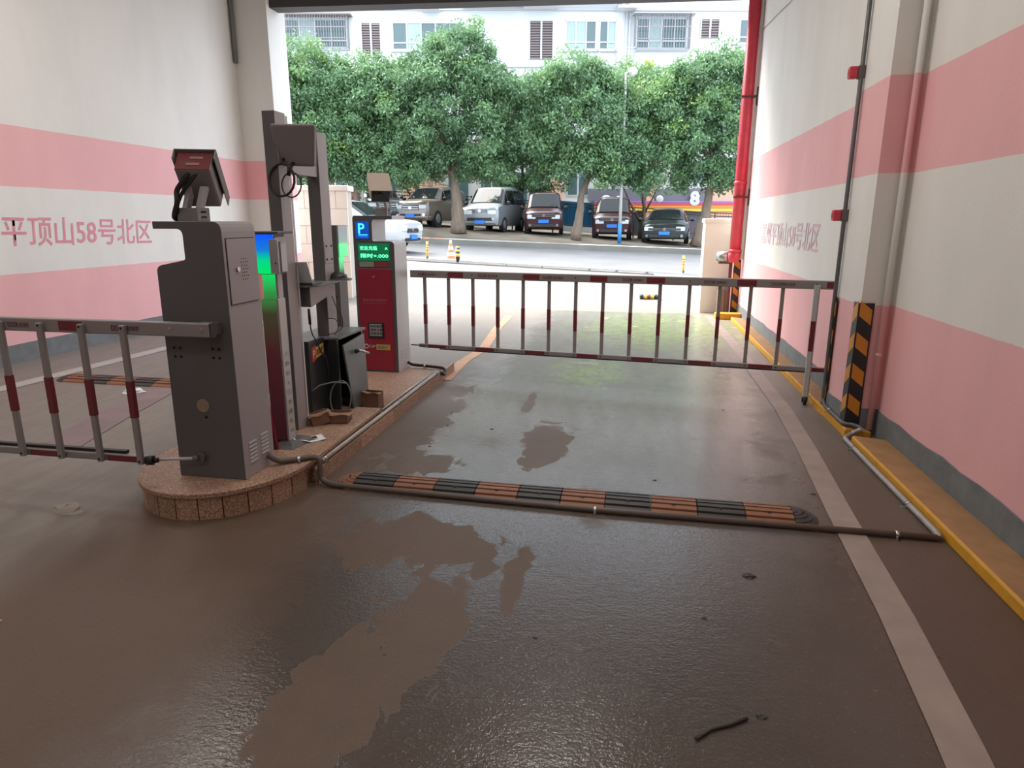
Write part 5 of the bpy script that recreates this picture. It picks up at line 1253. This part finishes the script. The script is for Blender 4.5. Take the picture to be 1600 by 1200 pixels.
for (a, c, z0, z1) in ((-9.8, -8.4, 2.4, 4.1), (-7.6, -6.4, 2.4, 4.1), (-3.6, -2.4, 2.4, 4.2), (-1.8, -.5, 2.4, 4.2), (3.0, 4.2, 2.9, 4.2), (5.6, 6.6, 3.4, 4.4), (8.6, 9.6, 3.35, 4.5), (9.9, 10.6, 3.35, 4.5), (.1, 1.6, 2.4, 4.2)):
    b = MB(); ubox(b, a, c, SW - .05, SW, z0, z1); f = b.build('window', M_frame, sh)
    for i in range(2):
        q0 = a + (c - a) * i / 2; q1 = a + (c - a) * (i + 1) / 2; b = MB(); ubox(b, q0 + .07, q1 - .04, SW - .07, SW - .04, z0 + .08, z1 - .08); b.build('pane', M_pane, f)
b = MB(); ubox(b, 2.4, 4.4, SW - .8, SW, 2.15, 2.45); b.build('awning', mat('awning_grey', (.40, .43, .40), .7), sh)
b = MB(); ubox(b, 6.5, 9.0, SW - .05, SW + .01, .3, 2.1); b.build('shop_front', M_grille, sh)
b = MB(); ubox(b, 9.4, 11.2, SW - .05, SW + .01, .3, 2.1); b.build('shop_front', mat('shop_inside', (.09, .08, .10), .5), sh)

# ---------------------------------------------------------------- trees
def leaf_mat():
    m = mat('ficus_leaf', (.05, .13, .04), .45, spec=.4); t = NT(m)
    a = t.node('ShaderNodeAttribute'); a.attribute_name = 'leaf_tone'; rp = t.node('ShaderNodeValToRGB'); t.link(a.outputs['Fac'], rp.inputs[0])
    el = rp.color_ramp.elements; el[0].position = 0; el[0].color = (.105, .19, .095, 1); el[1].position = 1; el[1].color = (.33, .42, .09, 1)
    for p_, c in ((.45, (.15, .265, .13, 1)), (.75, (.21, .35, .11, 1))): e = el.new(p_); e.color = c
    t.link(rp.outputs[0], t.p.inputs['Base Color'])
    tr = t.node('ShaderNodeBsdfTranslucent'); t.link(rp.outputs[0], tr.inputs['Color']); mx = t.node('ShaderNodeMixShader'); mx.inputs[0].default_value = .35
    out = [n for n in t.nt.nodes if n.type == 'OUTPUT_MATERIAL'][0]
    t.link(t.p.outputs[0], mx.inputs[1]); t.link(tr.outputs[0], mx.inputs[2]); t.link(mx.outputs[0], out.inputs['Surface'])
    return m
M_leaf = leaf_mat()
def bark_mat():
    m = mat('bark', (.20, .15, .11), .85); t = NT(m); P, x, y, z = t.pos(); n = t.noise(t.stretch(P, (9, 9, 2.2)), 1.0, 6, .6)
    t.link(t.mix(n, (.085, .06, .045), (.24, .185, .135)), t.p.inputs['Base Color'])
    b = t.node('ShaderNodeBump'); b.inputs['Strength'].default_value = .8; b.inputs['Distance'].default_value = .04; t.link(n, b.inputs['Height']); t.link(b.outputs[0], t.p.inputs['Normal'])
    return m
M_bark = bark_mat()
def foliage(blobs, n, seed, size, parent, tone=0.0):
    """leaves hung in clusters over the blobs (u, w, z, ru, rw, rz); one counted-as-stuff mesh per crown"""
    rs = np.random.RandomState(seed); vol = np.array([b[3] * b[4] * b[5] for b in blobs]) ** .67; vol = vol / vol.sum()
    SRn, SFn = np.array(SR), np.array(SF); cents = []
    ncl = max(30, n // 170); which = rs.choice(len(blobs), ncl, p=vol); B = np.array(blobs)[which]
    d = rs.normal(size=(ncl, 3)); d /= np.linalg.norm(d, axis=1)[:, None]; d[:, 2] = np.where(d[:, 2] < -.55, -d[:, 2] * .5, d[:, 2])
    rad = rs.uniform(.55, 1.02, ncl)[:, None]; loc = d * rad
    cu = B[:, 0] + loc[:, 0] * B[:, 3]; cw = B[:, 1] + loc[:, 1] * B[:, 4]; cz = B[:, 2] + loc[:, 2] * B[:, 5]
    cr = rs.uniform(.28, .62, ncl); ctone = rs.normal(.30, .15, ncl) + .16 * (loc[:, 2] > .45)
    ci = rs.randint(0, ncl, n); q = rs.normal(size=(n, 3)); q /= np.linalg.norm(q, axis=1)[:, None]; q *= (rs.uniform(0, 1, n) ** .45)[:, None]
    pu = cu[ci] + q[:, 0] * cr[ci]; pw = cw[ci] + q[:, 1] * cr[ci]; pz = cz[ci] + q[:, 2] * cr[ci] * .75
    P0 = pu[:, None] * SRn + pw[:, None] * SFn; P0[:, 2] = pz
    ax = rs.normal(size=(n, 3)); ax[:, 2] -= .35; ax /= np.linalg.norm(ax, axis=1)[:, None]
    nm = rs.normal(size=(n, 3)); nm[:, 2] += 1.1; sd = np.cross(nm, ax); sd /= np.maximum(np.linalg.norm(sd, axis=1), 1e-6)[:, None]
    L = size * rs.uniform(.7, 1.3, n)[:, None]; Wd = L * .42
    V = np.stack([P0, P0 + ax * L * .45 + sd * Wd * .5, P0 + ax * L, P0 + ax * L * .45 - sd * Wd * .5], 1).reshape(-1, 3)
    me = bpy.data.meshes.new('foliage'); me.vertices.add(4 * n); me.vertices.foreach_set('co', V.ravel())
    me.loops.add(4 * n); me.loops.foreach_set('vertex_index', np.arange(4 * n, dtype=np.int32)); me.polygons.add(n); me.polygons.foreach_set('loop_start', np.arange(0, 4 * n, 4, dtype=np.int32))
    try: me.polygons.foreach_set('loop_total', np.full(n, 4, dtype=np.int32))
    except Exception: pass
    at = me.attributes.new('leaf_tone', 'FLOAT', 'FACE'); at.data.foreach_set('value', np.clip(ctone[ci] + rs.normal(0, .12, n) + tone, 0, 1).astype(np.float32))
    me.update(); me.validate(); me.materials.append(M_leaf)
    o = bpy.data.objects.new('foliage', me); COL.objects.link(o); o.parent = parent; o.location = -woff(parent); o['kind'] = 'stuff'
    return o
def tree(label, trunk, blobs, n, seed, r0=.22, size=.15, branches=(), tone=0.0):
    base = UW(*trunk[0]); t = thing('tree', label, 'tree', base)
    pts = [UW(*p) for p in trunk]; m = len(pts); rr = [r0 * (1.25 if i == 0 else 1 - .6 * i / (m - 1)) for i in range(m)]
    rnd = random.Random(seed); P2, R2 = [], []
    for i in range(m - 1):
        for k in range(4):
            f = k / 4; P2.append(pts[i].lerp(pts[i + 1], f) + Vector((rnd.uniform(-.02, .02), rnd.uniform(-.02, .02), 0))); R2.append(lerp(rr[i], rr[i + 1], f) * rnd.uniform(.95, 1.06))
    P2.append(pts[-1]); R2.append(rr[-1]); b = MB(); b.tube(P2, .2, 12, radii=R2); b.build('trunk', M_bark, t)
    for br in branches:
        bp = [UW(*p) for p in br]; b = MB(); b.tube(bp, .1, 8, radii=[r0 * .45 * (1 - .6 * i / (len(bp) - 1)) for i in range(len(bp))]); b.build('branch', M_bark, t)
    # limbs reaching into each lobe of the crown
    topp = pts[-1]
    for q in blobs[:5]:
        e = UW(q[0], q[1], q[2]); mid = topp.lerp(e, .5) + Vector((0, 0, .15)); b = MB(); b.tube([pts[-2].lerp(topp, .6), mid, e], .05, 6, radii=[r0 * .35, r0 * .22, r0 * .1]); b.build('branch', M_bark, t)
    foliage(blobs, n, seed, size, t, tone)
    return t
g = gz_out
tree('thick trunked broad tree between the brown and the silver vehicles', [(-2.25, 28.4, g(-2.25, 28.4)), (-2.3, 28.4, 2.3), (-2.45, 28.4, 3.5), (-2.35, 28.5, 4.4)],
     [(-2.4, 28.2, 6.2, 2.3, 1.9, 2.3), (-3.7, 28.0, 4.9, 1.7, 1.5, 1.5), (-1.0, 28.0, 4.7, 1.7, 1.4, 1.6), (-2.2, 28.4, 8.0, 1.5, 1.3, 1.2), (-4.2, 28.3, 6.6, 1.5, 1.3, 1.3), (-.5, 28.3, 6.3, 1.4, 1.3, 1.4), (.4, 28.2, 4.6, 1.1, 1.1, 1.2), (-3.2, 28.2, 3.9, 1.1, 1.0, .7), (-1.2, 28.2, 3.6, 1.1, 1.0, .7), (-3.9, 28.0, 3.4, 1.3, 1.0, .6), (-.4, 28.0, 3.5, 1.0, .9, .6)], 70000, 1, .27,
     branches=[[(-2.35, 28.4, 3.2), (-3.0, 28.3, 4.0), (-3.6, 28.2, 4.9)], [(-2.4, 28.4, 3.5), (-1.8, 28.4, 4.1), (-1.2, 28.3, 4.8)]], tone=-.06)
tree('slim leaning tree beside the red-black van', [(2.65, 28.3, g(2.65, 28.3)), (2.8, 28.3, 1.9), (2.85, 28.3, 2.6), (3.25, 28.3, 3.6), (3.2, 28.3, 4.6)],
     [(2.9, 28.4, 5.6, 1.9, 1.6, 1.9), (1.6, 28.1, 4.4, 1.3, 1.2, 1.3), (4.2, 28.2, 4.2, 1.4, 1.2, 1.4), (2.4, 28.5, 7.2, 1.4, 1.2, .9), (3.9, 28.6, 6.4, 1.4, 1.2, 1.2), (1.3, 28.5, 6.2, 1.2, 1.1, 1.2), (3.2, 28.0, 3.9, 1.0, .9, .7), (1.7, 28.0, 3.3, 1.1, .9, .6), (4.3, 28.0, 3.2, 1.2, .9, .6)], 56000, 2, .19,
     branches=[[(2.86, 28.3, 2.6), (3.0, 28.2, 2.9), (3.35, 28.2, 3.9)], [(3.2, 28.3, 3.5), (2.6, 28.3, 4.1), (2.0, 28.2, 4.6)]])
tree('leaning tree at the corner of the pale stone wall', [(7.75, 28.4, g(7.75, 28.4)), (8.05, 28.4, 1.8), (8.2, 28.4, 3.0), (8.1, 28.4, 4.2)],
     [(7.7, 28.4, 5.2, 1.9, 1.5, 1.8), (6.3, 28.3, 4.3, 1.4, 1.2, 1.4), (8.9, 28.4, 4.2, 1.5, 1.3, 1.8), (7.9, 28.6, 7.2, 1.5, 1.3, 1.2), (6.5, 28.6, 6.3, 1.4, 1.2, 1.2), (9.5, 28.8, 6.6, 1.6, 1.3, 1.6), (5.6, 28.5, 5.6, 1.2, 1.1, 1.3), (8.2, 28.2, 3.5, 1.2, 1.0, .7), (6.2, 28.2, 3.2, 1.2, 1.0, .7), (9.2, 28.2, 3.2, 1.4, 1.0, .9)], 64000, 3, .24)
tree('leafy tree on the far side of the grey gate frame', [(-6.6, 28.6, g(-6.6, 28.6)), (-6.5, 28.6, 2.6), (-6.3, 28.6, 4.0)],
     [(-6.2, 28.6, 5.2, 1.8, 1.5, 1.7), (-5.0, 28.6, 4.3, 1.5, 1.3, 1.4), (-7.4, 28.6, 4.6, 1.7, 1.4, 1.7), (-6.3, 28.8, 7.0, 1.6, 1.3, 1.1), (-4.9, 29.0, 6.5, 1.4, 1.2, 1.2), (-7.4, 29.0, 6.6, 1.3, 1.2, 1.1), (-6.2, 28.4, 3.6, 1.6, 1.0, .8), (-5.0, 28.2, 3.2, 1.3, 1.0, .6), (-7.4, 28.4, 3.5, 1.3, 1., .8)], 58000, 4, .2, tone=.02)
tree('yellow-green leafy tree by the white pier', [(-8.9, 28.6, g(-8.9, 28.6)), (-8.9, 28.6, 2.8), (-8.8, 28.6, 4.4)],
     [(-8.8, 28.4, 6.0, 1.8, 1.5, 1.8), (-9.9, 28.6, 5.0, 1.6, 1.3, 1.8), (-8.2, 28.4, 4.5, 1.6, 1.3, 1.4), (-8.3, 28.7, 7.7, 1.5, 1.1, .9), (-9.4, 28.8, 7.2, 1.3, 1.1, 1.0), (-8.8, 28.4, 3.6, 1.5, 1.0, .8)], 46000, 5, .22, tone=.10)
tree('smaller leafy tree behind the silver van', [(.3, 33.0, g(.3, 33)), (.4, 33.0, 2.4), (.5, 33.0, 3.8)],
     [(.4, 33.0, 5.2, 2.0, 1.3, 1.8), (-.8, 33.0, 4.0, 1.5, 1.2, 1.2), (1.7, 32.8, 4.2, 1.5, 1.2, 1.3), (.6, 33.2, 7.2, 1.8, 1.2, 1.4), (0.4, 32.6, 3.1, 1.5, .9, .7)], 36000, 6, .16)
tree('forked tree behind the lamp post', [(6.2, 32.6, g(6.2, 32.6)), (6.3, 32.6, 2.2), (6.1, 32.6, 3.4)],
     [(5.6, 32.8, 5.6, 1.8, 1.3, 1.8), (7.1, 32.8, 4.4, 1.4, 1.2, 1.2), (4.7, 32.8, 4.2, 1.5, 1.1, 1.2), (6.0, 33, 7.6, 1.9, 1.2, 1.2), (7.9, 33, 6.3, 1.5, 1.2, 1.3)], 38000, 7, .13,
     branches=[[(6.25, 32.6, 1.8), (6.7, 32.5, 2.7), (7.1, 32.5, 3.6)], [(6.2, 32.6, 1.4), (5.6, 32.5, 2.4), (5.1, 32.5, 3.4)]], tone=.05)
tree('leafy tree behind the brown off-roader', [(-4.6, 33.4, g(-4.6, 33.4)), (-4.5, 33.4, 2.4), (-4.7, 33.4, 3.8)],
     [(-4.4, 33.4, 5.2, 2.0, 1.3, 1.8), (-6.0, 33.4, 4.4, 1.6, 1.1, 1.3), (-3.0, 33.4, 4.2, 1.5, 1.1, 1.3), (-5.6, 33.6, 7.3, 2.0, 1.2, 1.5), (-8.0, 33.6, 6.0, 2.0, 1.2, 1.8)], 38000, 8, .14,
     branches=[[(-4.55, 33.4, 2.0), (-5.1, 33.3, 3.0), (-5.6, 33.3, 4.2)]])
